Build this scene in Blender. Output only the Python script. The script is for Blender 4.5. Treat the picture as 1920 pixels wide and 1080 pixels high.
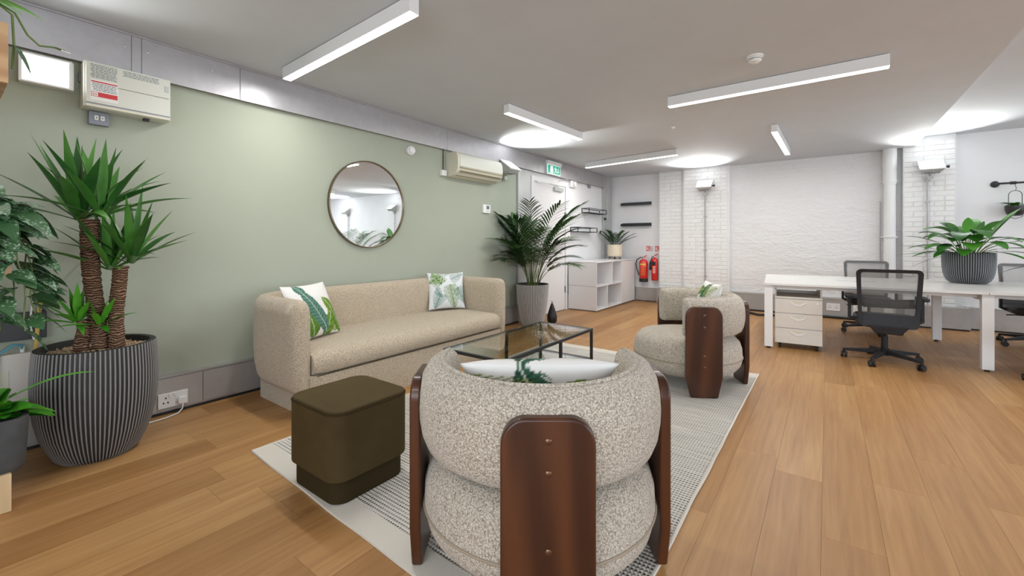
import bpy, math, random
from mathutils import Vector, Matrix, noise
R = math.radians
PI = math.pi
S = bpy.context.scene
COL = S.collection
for o in list(bpy.data.objects):
    bpy.data.objects.remove(o)

# ------------------------------------------------------------------ camera
cam_d = bpy.data.cameras.new('camera')
cam_d.sensor_width = 36.0
cam_d.lens = 15.0
cam_d.shift_y = -0.0450
cam_d.clip_start = 0.05
cam = bpy.data.objects.new('camera', cam_d)
COL.objects.link(cam)
cam.location = (0, 0, 1.26)
cam.rotation_euler = (R(90), 0, R(36.45))
S.camera = cam

# ------------------------------------------------------------------ world, daylight, exposure
S.view_settings.view_transform = 'Standard'
S.view_settings.look = 'None'
S.view_settings.gamma = 1.0
S.view_settings.use_curve_mapping = False
S.view_settings.exposure = -0.18
W = bpy.data.worlds.new('world')
S.world = W
W.use_nodes = True
bg = W.node_tree.nodes['Background']
bg.inputs[0].default_value = (0.75, 0.86, 1.0, 1)
bg.inputs[1].default_value = 1.2


def area(name, loc, rot, sx, sy, power, col, spread=180):
    d = bpy.data.lights.new(name, 'AREA')
    d.shape = 'RECTANGLE'
    d.size = sx
    d.size_y = sy
    d.energy = power
    d.color = col
    d.spread = R(spread)
    o = bpy.data.objects.new(name, d)
    COL.objects.link(o)
    o.location = loc
    o.rotation_euler = rot
    return o


CEIL = 2.70
XL, XR, YF, YB = -3.925, 7.6, -2.8, 9.05
# daylight entering through the windows of the right and rear walls
area('window_daylight', (XR - 0.03, 1.2, 1.55), (0, R(90), 0), 1.5, 4.2, 150, (0.80, 0.90, 1.0))
area('window_daylight', (XR - 0.03, 6.3, 1.55), (0, R(90), 0), 1.5, 3.0, 90, (0.80, 0.90, 1.0))
area('window_daylight', (1.2, YF + 0.03, 1.55), (R(90), 0, 0), 5.0, 1.5, 95, (0.82, 0.91, 1.0))


# ------------------------------------------------------------------ materials
def mat(name, col, rough=0.5, metal=0.0, spec=0.5, emit=None, es=0.0, coat=0.0, sheen=0.0):
    m = bpy.data.materials.new(name)
    m.use_nodes = True
    b = m.node_tree.nodes['Principled BSDF']
    b.inputs['Base Color'].default_value = (*col, 1)
    b.inputs['Roughness'].default_value = rough
    b.inputs['Metallic'].default_value = metal
    b.inputs['Specular IOR Level'].default_value = spec
    b.inputs['Coat Weight'].default_value = coat
    b.inputs['Sheen Weight'].default_value = sheen
    if emit:
        b.inputs['Emission Color'].default_value = (*emit, 1)
        b.inputs['Emission Strength'].default_value = es
    return m


class NT:
    def __init__(s, m):
        s.t = m.node_tree
        s.b = s.t.nodes['Principled BSDF']

    def n(s, typ, **kw):
        x = s.t.nodes.new(typ)
        for k, v in kw.items():
            if k in x.inputs:
                x.inputs[k].default_value = v
            else:
                setattr(x, k, v)
        return x

    def l(s, a, b):
        s.t.links.new(a, b)

    def coord(s, kind='Object', scale=(1, 1, 1), rnd=False, rot=(0, 0, 0)):
        tc = s.n('ShaderNodeTexCoord')
        mp = s.n('ShaderNodeMapping')
        mp.inputs['Scale'].default_value = scale
        mp.inputs['Rotation'].default_value = rot
        out = tc.outputs[kind]
        if rnd:
            oi = s.n('ShaderNodeObjectInfo')
            mu = s.n('ShaderNodeVectorMath', operation='MULTIPLY')
            mu.inputs[1].default_value = (7.3, 31.7, 11.9)
            cb = s.n('ShaderNodeCombineXYZ')
            for i in range(3):
                s.l(oi.outputs['Random'], cb.inputs[i])
            s.l(cb.outputs[0], mu.inputs[0])
            ad = s.n('ShaderNodeVectorMath', operation='ADD')
            s.l(out, ad.inputs[0])
            s.l(mu.outputs[0], ad.inputs[1])
            out = ad.outputs[0]
        s.l(out, mp.inputs['Vector'])
        return mp.outputs[0]

    def ramp(s, fac, stops):
        r = s.n('ShaderNodeValToRGB')
        e = r.color_ramp.elements
        while len(e) < len(stops):
            e.new(0.5)
        for i, (p, c) in enumerate(stops):
            e[i].position = p
            e[i].color = (*c, 1) if len(c) == 3 else c
        s.l(fac, r.inputs[0])
        return r.outputs[0]

    def noise(s, vec, scale, detail=4, rough=0.5, dist=0.0):
        x = s.n('ShaderNodeTexNoise')
        x.inputs['Scale'].default_value = scale
        x.inputs['Detail'].default_value = detail
        x.inputs['Roughness'].default_value = rough
        x.inputs['Distortion'].default_value = dist
        s.l(vec, x.inputs['Vector'])
        return x.outputs['Fac']

    def math(s, op, a, b=None, c=None):
        x = s.n('ShaderNodeMath', operation=op)
        for i, v in enumerate((a, b, c)):
            if v is None:
                continue
            if isinstance(v, (int, float)):
                x.inputs[i].default_value = v
            else:
                s.l(v, x.inputs[i])
        return x.outputs[0]

    def mix(s, fac, a, b, mode='MIX'):
        x = s.n('ShaderNodeMix', data_type='RGBA', blend_type=mode)
        for sock, v in ((x.inputs[0], fac), (x.inputs[6], a), (x.inputs[7], b)):
            if isinstance(v, (int, float)):
                sock.default_value = v
            elif isinstance(v, tuple):
                sock.default_value = (*v, 1)
            else:
                s.l(v, sock)
        return x.outputs[2]

    def bump(s, h, strength=0.3, dist=0.01):
        x = s.n('ShaderNodeBump')
        x.inputs['Strength'].default_value = strength
        x.inputs['Distance'].default_value = dist
        s.l(h, x.inputs['Height'])
        s.l(x.outputs[0], s.b.inputs['Normal'])

    def col(s, c):
        s.l(c, s.b.inputs['Base Color'])

    def rough(s, c):
        s.l(c, s.b.inputs['Roughness'])


def m_plaster(name, c, var=0.04, bs=0.15, sc=3.0):
    m = mat(name, c, 0.85, spec=0.25)
    t = NT(m)
    v = t.coord()
    n1 = t.noise(v, sc, 5, 0.6)
    c0 = tuple(x * (1 - var) for x in c)
    c1 = tuple(min(1, x * (1 + var)) for x in c)
    t.col(t.ramp(n1, [(0.3, c0), (0.7, c1)]))
    n2 = t.noise(v, 60, 4, 0.6)
    t.bump(n2, bs, 0.004)
    return m


def m_rough_plaster(name, c):
    m = mat(name, c, 0.7, spec=0.3)
    t = NT(m)
    v = t.coord(scale=(1, 1, 2.2))
    n1 = t.noise(v, 2.2, 6, 0.62, 0.4)
    br = t.n('ShaderNodeTexBrick')
    v2 = t.coord(rot=(R(90), 0, 0))
    t.l(v2, br.inputs['Vector'])
    br.inputs['Scale'].default_value = 1.0
    br.inputs['Brick Width'].default_value = 0.225
    br.inputs['Row Height'].default_value = 0.075
    br.inputs['Mortar Size'].default_value = 0.006
    br.inputs['Mortar Smooth'].default_value = 1.0
    bm_ = t.math('MULTIPLY', t.math('MULTIPLY', br.outputs['Fac'], t.noise(v, 1.3, 3)), -0.16)
    h = t.math('ADD', t.math('MULTIPLY', n1, 1.7), bm_)
    h = t.math('ADD', h, t.math('MULTIPLY', t.noise(v, 18, 4, 0.6), 0.35))
    t.bump(h, 0.9, 0.03)
    return m


def m_oak():
    m = mat('oak_plank', (0.5, 0.29, 0.13), 0.36, spec=0.4)
    t = NT(m)
    oi = t.n('ShaderNodeObjectInfo')
    v = t.coord(scale=(1, 0.13, 1), rnd=True)
    w = t.n('ShaderNodeTexWave', wave_type='BANDS', bands_direction='X')
    w.inputs['Scale'].default_value = 7.0
    w.inputs['Distortion'].default_value = 9.0
    w.inputs['Detail'].default_value = 2.5
    w.inputs['Detail Scale'].default_value = 1.3
    w.inputs['Detail Roughness'].default_value = 0.45
    t.l(v, w.inputs['Vector'])
    v2 = t.coord(scale=(1, 0.02, 1), rnd=True)
    fine = t.noise(v2, 160, 3, 0.6)
    v3 = t.coord(scale=(1, 0.22, 1), rnd=True)
    blot = t.noise(v3, 2.6, 4, 0.55, 0.5)
    vs_ = t.coord(scale=(1, 0.05, 1), rnd=True)
    streak = t.noise(vs_, 22, 5, 0.6, 0.6)
    c = t.ramp(streak, [(0.32, (0.29, 0.138, 0.044)), (0.5, (0.43, 0.230, 0.082)), (0.68, (0.55, 0.325, 0.132))])
    c = t.mix(0.30, c, t.ramp(w.outputs['Fac'], [(0.0, (0.34, 0.158, 0.050)), (0.5, (0.46, 0.232, 0.082)), (1.0, (0.52, 0.280, 0.108))]))
    c = t.mix(0.42, c, t.ramp(blot, [(0.3, (0.33, 0.158, 0.050)), (0.7, (0.55, 0.335, 0.140))]))
    c = t.mix(t.math('MULTIPLY', fine, 0.32), c, (0.27, 0.12, 0.04))
    # small knots
    vk = t.coord(scale=(3.0, 1.1, 1), rnd=True)
    vo = t.n('ShaderNodeTexVoronoi')
    vo.inputs['Scale'].default_value = 1.0
    t.l(vk, vo.inputs['Vector'])
    kn = t.ramp(vo.outputs['Distance'], [(0.0, (1, 1, 1)), (0.05, (0, 0, 0))])
    c = t.mix(t.math('MULTIPLY', kn, 0.45), c, (0.16, 0.07, 0.03))
    # plank to plank tone
    tone = t.ramp(oi.outputs['Random'], [(0.0, (0.80, 0.74, 0.66)), (0.35, (0.96, 0.93, 0.90)), (0.7, (1.02, 1.02, 1.03)), (1.0, (1.12, 1.15, 1.18))])
    c = t.mix(1.0, c, tone, 'MULTIPLY')
    t.col(c)
    t.rough(t.ramp(fine, [(0.2, (0.33, 0.33, 0.33)), (0.8, (0.48, 0.48, 0.48))]))
    t.bump(t.math('ADD', w.outputs['Fac'], fine), 0.05, 0.004)
    return m


def m_boucle(name, c0, c1, sc=170):
    m = mat(name, c1, 0.95, spec=0.15, sheen=0.3)
    t = NT(m)
    v = t.coord()
    nz = t.n('ShaderNodeTexNoise')
    nz.inputs['Scale'].default_value = sc * 0.6
    t.l(v, nz.inputs['Vector'])
    mv = t.n('ShaderNodeMix', data_type='VECTOR')
    mv.inputs[0].default_value = 0.012
    t.l(v, mv.inputs[4])
    t.l(nz.outputs['Color'], mv.inputs[5])
    vo = t.n('ShaderNodeTexVoronoi')
    vo.inputs['Scale'].default_value = sc
    t.l(mv.outputs[1], vo.inputs['Vector'])
    h = t.math('SUBTRACT', 1.0, vo.outputs['Distance'])
    big = t.noise(v, 5, 3, 0.5)
    c = t.ramp(h, [(0.2, c0), (0.62, tuple(0.5 * (a + b) for a, b in zip(c0, c1))), (0.9, c1)])
    c = t.mix(t.math('MULTIPLY', big, 0.18), c, c0)
    t.col(c)
    t.bump(h, 0.8, 0.005)
    return m


def m_wood(name, c0, c1, axis='Z', sc=5, rough=0.4, coat=0.0):
    m = mat(name, c1, rough, spec=0.4, coat=coat)
    t = NT(m)
    s3 = {'Z': (1, 1, 0.1), 'Y': (1, 0.1, 1), 'X': (0.1, 1, 1)}[axis]
    v = t.coord(scale=s3, rnd=True)
    w = t.n('ShaderNodeTexWave', wave_type='BANDS', bands_direction='DIAGONAL')
    w.inputs['Scale'].default_value = sc
    w.inputs['Distortion'].default_value = 5
    w.inputs['Detail'].default_value = 3
    t.l(v, w.inputs['Vector'])
    n = t.noise(v, 14, 5, 0.65)
    f = t.math('ADD', t.math('MULTIPLY', w.outputs['Fac'], 0.5), t.math('MULTIPLY', n, 0.5))
    t.col(t.ramp(f, [(0.25, c0), (0.75, c1)]))
    t.bump(n, 0.08, 0.003)
    return m


def m_galv(name='galvanised', c=(0.47, 0.46, 0.475), rough=0.42, metal=0.55):
    m = mat(name, c, rough, metal)
    t = NT(m)
    v = t.coord()
    n1 = t.noise(v, 9, 5, 0.6, 1.0)
    n2 = t.noise(v, 2.0, 3, 0.5)
    t.col(t.ramp(n1, [(0.3, tuple(x * 0.94 for x in c)), (0.7, tuple(min(1, x * 1.05) for x in c))]))
    t.rough(t.ramp(n2, [(0.3, (rough * 0.85,) * 3), (0.7, (min(1, rough * 1.35),) * 3)]))
    t.bump(n2, 0.12, 0.01)
    return m


def m_leaf(name, c0, c1, rough=0.4, sc=30, trans=0.0):
    m = mat(name, c1, rough, spec=0.45)
    t = NT(m)
    v = t.coord()
    n = t.noise(v, sc * 0.2, 3, 0.5)
    oi = t.n('ShaderNodeObjectInfo')
    f = t.math('ADD', t.math('MULTIPLY', n, 0.5), t.math('MULTIPLY', oi.outputs['Random'], 0.5))
    t.col(t.ramp(f, [(0.25, c0), (0.75, c1)]))
    return m


M = {}
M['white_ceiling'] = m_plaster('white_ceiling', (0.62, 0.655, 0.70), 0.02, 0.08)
M['green'] = m_plaster('sage_green_paint', (0.385, 0.415, 0.335), 0.03, 0.10, 1.5)
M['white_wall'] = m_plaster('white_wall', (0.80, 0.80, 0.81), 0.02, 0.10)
M['brick_white'] = m_plaster('painted_brick', (0.84, 0.84, 0.83), 0.03, 0.55, 9)
M['mortar_white'] = m_plaster('painted_mortar', (0.80, 0.80, 0.79), 0.03, 0.4, 9)
M['recess_white'] = m_rough_plaster('painted_rough_brickwork', (0.83, 0.83, 0.83))
M['oak'] = m_oak()
M['joint'] = mat('dark_joint', (0.16, 0.08, 0.03), 0.9)
M['galv'] = m_galv()
M['skirt_metal'] = m_galv('skirting_metal', (0.44, 0.43, 0.42), 0.42, 0.55)
M['steel_grey'] = m_galv('painted_grey_steel', (0.50, 0.51, 0.50), 0.4, 0.35)
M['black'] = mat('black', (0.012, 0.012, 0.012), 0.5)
M['black_metal'] = mat('black_powder_coat', (0.018, 0.018, 0.019), 0.38, spec=0.5)
M['chair_black'] = m_plaster('black_plastic', (0.022, 0.023, 0.026), 0.1, 0.1, 20)
M['chair_black'].node_tree.nodes['Principled BSDF'].inputs['Roughness'].default_value = 0.45
M['grey_and_lit_frame'] = mat('grey_and_lit_plastic', (0.13, 0.13, 0.13), 0.5)  # plain grey parts; on far chairs, light on black frames put into colour
M['white_gloss'] = mat('white_gloss_plastic', (0.82, 0.82, 0.81), 0.28)
M['white_matt'] = mat('white_powder_coat', (0.80, 0.80, 0.80), 0.5)
M['white_lacquer'] = mat('white_lacquer', (0.80, 0.79, 0.79), 0.33)
M['desk_white'] = mat('white_laminate', (0.72, 0.71, 0.69), 0.3)
M['ped_white'] = mat('off_white_laminate', (0.70, 0.66, 0.60), 0.4)
M['cream_plastic'] = mat('cream_plastic', (0.68, 0.65, 0.53), 0.42)
M['cream_dark'] = mat('cream_slot', (0.30, 0.27, 0.18), 0.6)
M['board_cream'] = mat('ivory_steel', (0.68, 0.69, 0.62), 0.45)
M['grey_box'] = mat('grey_steel_box', (0.24, 0.26, 0.30), 0.5, 0.1)
M['print_dark'] = mat('dark_print', (0.14, 0.18, 0.20), 0.7)
M['print_red'] = mat('red_print', (0.62, 0.045, 0.05), 0.6)
M['print_yellow'] = mat('yellow_print', (0.75, 0.50, 0.08), 0.6)
M['print_white'] = mat('white_print', (0.82, 0.82, 0.80), 0.6)
M['led'] = mat('light_diffuser', (0.9, 0.9, 0.9), 0.5, emit=(1.0, 0.99, 0.97), es=9.0)
M['led_strong'] = mat('flood_lens', (0.9, 0.9, 0.9), 0.5, emit=(1.0, 0.99, 0.96), es=14.0)
M['lens_soft'] = mat('uplighter_lens', (0.9, 0.9, 0.9), 0.4, emit=(1.0, 0.99, 0.96), es=3.0)
M['sign_green'] = mat('lit_green_panel', (0.0, 0.35, 0.22), 0.4, emit=(0.0, 0.36, 0.25), es=0.6)
M['sign_white'] = mat('lit_white_panel', (0.9, 0.95, 0.93), 0.4, emit=(0.8, 1.0, 0.95), es=0.4)
M['boucle'] = m_boucle('oatmeal_boucle', (0.30, 0.25, 0.19), (0.90, 0.84, 0.73), 165)
M['boucle_sofa'] = m_boucle('sand_boucle', (0.36, 0.28, 0.19), (0.88, 0.77, 0.60), 185)
M['seam'] = mat('shaded_seam_cord', (0.34, 0.28, 0.21), 0.9)  # seat piping darker than the boucle, seam shading put into its colour
M['walnut'] = m_wood('walnut_stain', (0.040, 0.012, 0.005), (0.085, 0.027, 0.010), 'Z', 4, 0.34, 0.15)
M['pine'] = m_wood('pale_shelf_wood', (0.46, 0.26, 0.13), (0.60, 0.39, 0.21), 'Y', 5, 0.5)
M['pale_pine'] = m_wood('pale_pine', (0.58, 0.42, 0.24), (0.72, 0.55, 0.34), 'Z', 6, 0.5)
M['velvet'] = mat('olive_velvet', (0.050, 0.038, 0.017), 0.8, spec=0.1, sheen=0.15)
_t = NT(M['velvet'])
_t.b.inputs['Sheen Tint'].default_value = (0.45, 0.35, 0.16, 1)
_t.b.inputs['Sheen Roughness'].default_value = 0.4
_v = _t.coord()
_t.col(_t.ramp(_t.noise(_v, 4, 4, 0.6), [(0.3, (0.056, 0.039, 0.016)), (0.7, (0.074, 0.053, 0.022))]))
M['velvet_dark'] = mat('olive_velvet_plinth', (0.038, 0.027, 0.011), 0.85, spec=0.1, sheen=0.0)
M['glass'] = mat('smoked_glass', (0.78, 0.84, 0.82), 0.02)
M['glass'].node_tree.nodes['Principled BSDF'].inputs['Transmission Weight'].default_value = 1.0
M['glass'].node_tree.nodes['Principled BSDF'].inputs['IOR'].default_value = 1.5
M['window_glass'] = mat('window_glass', (0.8, 0.88, 0.95), 0.05, emit=(0.80, 0.90, 1.0), es=2.2)
M['mirror'] = mat('mirror_glass', (0.93, 0.95, 0.95), 0.01, 1.0)
M['brass'] = mat('brushed_bronze', (0.20, 0.16, 0.11), 0.35, 0.9)
M['chrome'] = mat('chrome', (0.75, 0.75, 0.75), 0.2, 1.0)
M['bolt'] = mat('bronze_bolt', (0.16, 0.085, 0.05), 0.3, 0.8)
M['pot_black'] = mat('pot_black', (0.014, 0.014, 0.015), 0.55)
M['rib_grey'] = mat('pot_rib_grey', (0.235, 0.23, 0.225), 0.6)
M['rib_pale'] = mat('pot_rib_pale', (0.52, 0.51, 0.49), 0.6)
M['pot_grey'] = mat('pot_groove_grey', (0.06, 0.06, 0.06), 0.6)
M['rib_slate'] = mat('pot_rib_slate', (0.24, 0.255, 0.27), 0.55)
M['soil'] = m_plaster('soil', (0.05, 0.035, 0.022), 0.3, 0.8, 30)
M['gravel'] = m_leaf('gravel', (0.42, 0.30, 0.19), (0.80, 0.64, 0.46), 0.8, 300)
M['concrete'] = m_plaster('dark_concrete', (0.075, 0.078, 0.08), 0.2, 0.7, 12)
M['cream_pot'] = mat('cream_ceramic', (0.76, 0.66, 0.50), 0.5)
M['bark'] = m_plaster('yucca_bark', (0.135, 0.075, 0.045), 0.45, 1.0, 30)
_t = NT(M['bark'])
_v = _t.coord()
_w = _t.n('ShaderNodeTexWave', wave_type='BANDS', bands_direction='Z')
_w.inputs['Scale'].default_value = 22
_w.inputs['Distortion'].default_value = 9
_w.inputs['Detail'].default_value = 3
_t.l(_v, _w.inputs['Vector'])
_t.col(_t.ramp(_w.outputs['Fac'], [(0.0, (0.055, 0.026, 0.016)), (0.5, (0.15, 0.080, 0.048)), (0.9, (0.33, 0.21, 0.13))]))
_t.bump(_w.outputs['Fac'], 0.9, 0.006)
M['bark_pale'] = mat('yucca_cut', (0.32, 0.22, 0.12), 0.8)
M['yucca'] = m_leaf('yucca_leaf', (0.022, 0.095, 0.018), (0.095, 0.29, 0.045), 0.33)
M['palm'] = m_leaf('palm_leaf', (0.012, 0.040, 0.012), (0.055, 0.135, 0.026), 0.4)
M['palm_stem'] = m_leaf('palm_stem', (0.06, 0.10, 0.02), (0.16, 0.19, 0.06), 0.5)
M['lily'] = m_leaf('broad_leaf', (0.020, 0.11, 0.012), (0.085, 0.32, 0.03), 0.3)
M['zz'] = m_leaf('zz_leaf', (0.012, 0.045, 0.012), (0.035, 0.10, 0.022), 0.32)
M['bright_leaf'] = m_leaf('bright_leaf', (0.030, 0.19, 0.014), (0.12, 0.44, 0.03), 0.3)
M['stem'] = m_leaf('green_stem', (0.10, 0.17, 0.05), (0.22, 0.30, 0.10), 0.5)
M['red'] = mat('extinguisher_red', (0.62, 0.02, 0.015), 0.25, coat=0.4)
M['yellow_cable'] = mat('yellow_cable', (0.62, 0.42, 0.12), 0.5)
M['white_cable'] = mat('white_cable', (0.78, 0.78, 0.76), 0.5)
M['blue_cable'] = mat('blue_cable', (0.10, 0.32, 0.42), 0.5)
M['hose'] = mat('black_rubber', (0.015, 0.015, 0.015), 0.6)
M['cushion_back'] = m_plaster('white_cotton', (0.78, 0.77, 0.75), 0.02, 0.3, 8)
# silver satin leaf
M['satin'] = mat('satin_leaf', (0.05, 0.11, 0.05), 0.45)
_t = NT(M['satin'])
_v = _t.coord(rnd=True)
_vo = _t.n('ShaderNodeTexVoronoi')
_vo.inputs['Scale'].default_value = 85
_t.l(_v, _vo.inputs['Vector'])
_sp = _t.ramp(_vo.outputs['Distance'], [(0.25, (1, 1, 1)), (0.5, (0, 0, 0))])
_nn = _t.ramp(_t.noise(_v, 14, 2), [(0.42, (0, 0, 0)), (0.55, (1, 1, 1))])
_f = _t.math('MULTIPLY', _sp, _nn)
_t.col(_t.mix(_t.math('MULTIPLY', _f, 0.75), (0.035, 0.105, 0.035), (0.36, 0.47, 0.36)))
# mesh fabric: woven, see-through
def m_mesh(name, c, alpha):
    m = mat(name, c, 0.7)
    t = NT(m)
    t.b.inputs['Alpha'].default_value = alpha
    return m
M['chair_mesh'] = m_mesh('chair_mesh', (0.10, 0.10, 0.095), 0.50)
M['chair_mesh_lit'] = m_mesh('chair_mesh_lit', (0.36, 0.36, 0.36), 0.6)  # paler copy for the far chairs, light on the mesh put into colour
# rug
M['rug'] = mat('woven_rug', (0.6, 0.57, 0.52), 0.95, spec=0.1)
_t = NT(M['rug'])
_v = _t.coord()
_sx = _t.n('ShaderNodeSeparateXYZ')
_t.l(_v, _sx.inputs[0])
_wob = _t.math('MULTIPLY', _t.noise(_v, 1.5, 3), 0.02)
_yy = _t.math('ADD', _sx.outputs[1], _wob)
_row = _t.math('SINE', _t.math('MULTIPLY', _yy, 2 * PI / 0.021))
_rid = _t.math('FLOOR', _t.math('DIVIDE', _yy, 0.0105))
_xx = _t.math('ADD', _sx.outputs[0], _t.math('MULTIPLY', _t.math('MODULO', _rid, 2.0), 0.007))
_dash = _t.math('SINE', _t.math('MULTIPLY', _xx, 2 * PI / 0.016))
_hh = _t.math('ADD', _t.math('MULTIPLY', _row, 0.6), _t.math('MULTIPLY', _dash, 0.4))
_dark = _t.ramp(_t.math('ADD', _t.math('MULTIPLY', _hh, -0.5), 0.5), [(0.50, (0, 0, 0)), (0.80, (1, 1, 1))])
_big = _t.noise(_t.coord(scale=(1.5, 18, 1)), 2.0, 3)
_dk2 = _t.math('MULTIPLY', _dark, _t.ramp(_big, [(0.3, (0.35,) * 3), (0.6, (1, 1, 1))]))
_t.col(_t.mix(_dk2, (0.72, 0.69, 0.63), (0.10, 0.09, 0.085)))
_t.bump(_hh, 0.8, 0.004)
M['rug_band'] = mat('rug_plain_band', (0.66, 0.62, 0.55), 0.95, spec=0.1)
_t = NT(M['rug_band'])
_t.bump(_t.noise(_t.coord(), 250, 3), 0.5, 0.003)
# printed cotton reads the print from a colour attribute
M['print_cotton'] = mat('printed_cotton', (0.8, 0.8, 0.8), 0.85, spec=0.15)
_t = NT(M['print_cotton'])
_a = _t.n('ShaderNodeAttribute', attribute_name='print')
_t.col(_a.outputs['Color'])
_t.bump(_t.noise(_t.coord(), 300, 2), 0.2, 0.002)


# ------------------------------------------------------------------ mesh helpers
class MB:
    def __init__(s):
        s.v = []
        s.f = []

    def add(s, vs, fs):
        k = len(s.v)
        s.v += [tuple(p) for p in vs]
        s.f += [tuple(i + k for i in f) for f in fs]
        return s

    def box(s, x0, x1, y0, y1, z0, z1):
        v = [(x0, y0, z0), (x1, y0, z0), (x1, y1, z0), (x0, y1, z0), (x0, y0, z1), (x1, y0, z1), (x1, y1, z1), (x0, y1, z1)]
        return s.add(v, [(0, 3, 2, 1), (4, 5, 6, 7), (0, 1, 5, 4), (1, 2, 6, 5), (2, 3, 7, 6), (3, 0, 4, 7)])

    def hexa(s, lo, hi):
        """lo, hi: four points each, anticlockwise from above"""
        return s.add(list(lo) + list(hi), [(0, 3, 2, 1), (4, 5, 6, 7), (0, 1, 5, 4), (1, 2, 6, 5), (2, 3, 7, 6), (3, 0, 4, 7)])

    def prism(s, poly, z0, z1):
        n = len(poly)
        v = [(x, y, z0) for x, y in poly] + [(x, y, z1) for x, y in poly]
        return s.add(v, [tuple(range(n - 1, -1, -1)), tuple(range(n, 2 * n))] + [(i, (i + 1) % n, n + (i + 1) % n, n + i) for i in range(n)])

    def slab(s, poly, fn, a, b):
        """extruded outline: poly of 2D points, fn(u,v,w) -> 3D, w from a to b"""
        n = len(poly)
        v = [fn(x, y, a) for x, y in poly] + [fn(x, y, b) for x, y in poly]
        return s.add(v, [tuple(range(n - 1, -1, -1)), tuple(range(n, 2 * n))] + [(i, (i + 1) % n, n + (i + 1) % n, n + i) for i in range(n)])

    def lathe(s, prof, n=32, c=(0, 0, 0), cap0=True, cap1=True, ax='Z'):
        v = []
        for r, z in prof:
            for i in range(n):
                a = 2 * PI * i / n
                if ax == 'Z':
                    v.append((c[0] + r * math.cos(a), c[1] + r * math.sin(a), c[2] + z))
                elif ax == 'X':
                    v.append((c[0] + z, c[1] + r * math.cos(a), c[2] + r * math.sin(a)))
                else:
                    v.append((c[0] + r * math.sin(a), c[1] + z, c[2] + r * math.cos(a)))
        f = []
        for j in range(len(prof) - 1):
            for i in range(n):
                k = (i + 1) % n
                f.append((j * n + i, j * n + k, (j + 1) * n + k, (j + 1) * n + i))
        if cap0:
            f.append(tuple(range(n - 1, -1, -1)))
        if cap1:
            f.append(tuple((len(prof) - 1) * n + i for i in range(n)))
        return s.add(v, f)

    def tube(s, pts, r, n=8, caps=True):
        P = [Vector(p) for p in pts]
        rs = r if isinstance(r, (list, tuple)) else [r] * len(P)
        t0 = (P[1] - P[0]).normalized()
        up = Vector((0, 0, 1)) if abs(t0.z) < 0.9 else Vector((1, 0, 0))
        nx = t0.cross(up).normalized()
        v = []
        for i, p in enumerate(P):
            t = ((P[min(i + 1, len(P) - 1)] - P[max(i - 1, 0)])).normalized()
            nx = (nx - t * nx.dot(t)).normalized()
            ny = t.cross(nx)
            for k in range(n):
                a = 2 * PI * k / n
                v.append(p + (nx * math.cos(a) + ny * math.sin(a)) * rs[i])
        f = []
        for j in range(len(P) - 1):
            for i in range(n):
                k = (i + 1) % n
                f.append((j * n + i, j * n + k, (j + 1) * n + k, (j + 1) * n + i))
        if caps:
            f.append(tuple(range(n - 1, -1, -1)))
            f.append(tuple((len(P) - 1) * n + i for i in range(n)))
        return s.add(v, f)

    def bar(s, p, q, w, h):
        """square bar between two points"""
        p, q = Vector(p), Vector(q)
        t = (q - p).normalized()
        up = Vector((0, 0, 1)) if abs(t.z) < 0.9 else Vector((1, 0, 0))
        a = t.cross(up).normalized() * w / 2
        b = a.cross(t).normalized() * h / 2
        lo = [p - a - b, p + a - b, p + a + b, p - a + b]
        hi = [q - a - b, q + a - b, q + a + b, q - a + b]
        return s.add(lo + hi, [(0, 1, 2, 3), (7, 6, 5, 4), (0, 4, 5, 1), (1, 5, 6, 2), (2, 6, 7, 3), (3, 7, 4, 0)])

    def sweep(s, path, prof, end=0.0, nend=5):
        """path: [(x,y,nx,ny)], prof: closed [(n,z)]; round the ends over length end"""
        rings = []
        cn = sum(p[0] for p in prof) / len(prof)
        cz = 0.5 * (min(p[1] for p in prof) + max(p[1] for p in prof))

        def ring(x, y, nx, ny, k, kz):
            return [(x + nx * (cn + (n - cn) * k), y + ny * (cn + (n - cn) * k), cz + (z - cz) * kz) for n, z in prof]
        x, y, nx, ny = path[0]
        tx, ty = path[0][0] - path[1][0], path[0][1] - path[1][1]
        L = math.hypot(tx, ty)
        tx, ty = tx / L, ty / L
        if end > 0:
            for j in range(nend + 1):
                a = PI / 2 * j / nend
                k = max(0.25, math.sin(a)) if j else 0.2
                kz = 1 - (1 - math.sin(a)) * 0.16
                rings.append(ring(x + tx * end * math.cos(a), y + ty * end * math.cos(a), nx, ny, k, kz))
        for (px, py, qx, qy) in path:
            rings.append(ring(px, py, qx, qy, 1, 1))
        x, y, nx, ny = path[-1]
        tx, ty = path[-1][0] - path[-2][0], path[-1][1] - path[-2][1]
        L = math.hypot(tx, ty)
        tx, ty = tx / L, ty / L
        if end > 0:
            for j in range(nend, -1, -1):
                a = PI / 2 * j / nend
                k = max(0.25, math.sin(a)) if j else 0.2
                kz = 1 - (1 - math.sin(a)) * 0.16
                rings.append(ring(x + tx * end * math.cos(a), y + ty * end * math.cos(a), nx, ny, k, kz))
        n = len(prof)
        v = [p for r_ in rings for p in r_]
        f = []
        for j in range(len(rings) - 1):
            for i in range(n):
                k = (i + 1) % n
                f.append((j * n + i, j * n + k, (j + 1) * n + k, (j + 1) * n + i))
        f.append(tuple(range(n - 1, -1, -1)))
        f.append(tuple((len(rings) - 1) * n + i for i in range(n)))
        return s.add(v, f)

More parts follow.
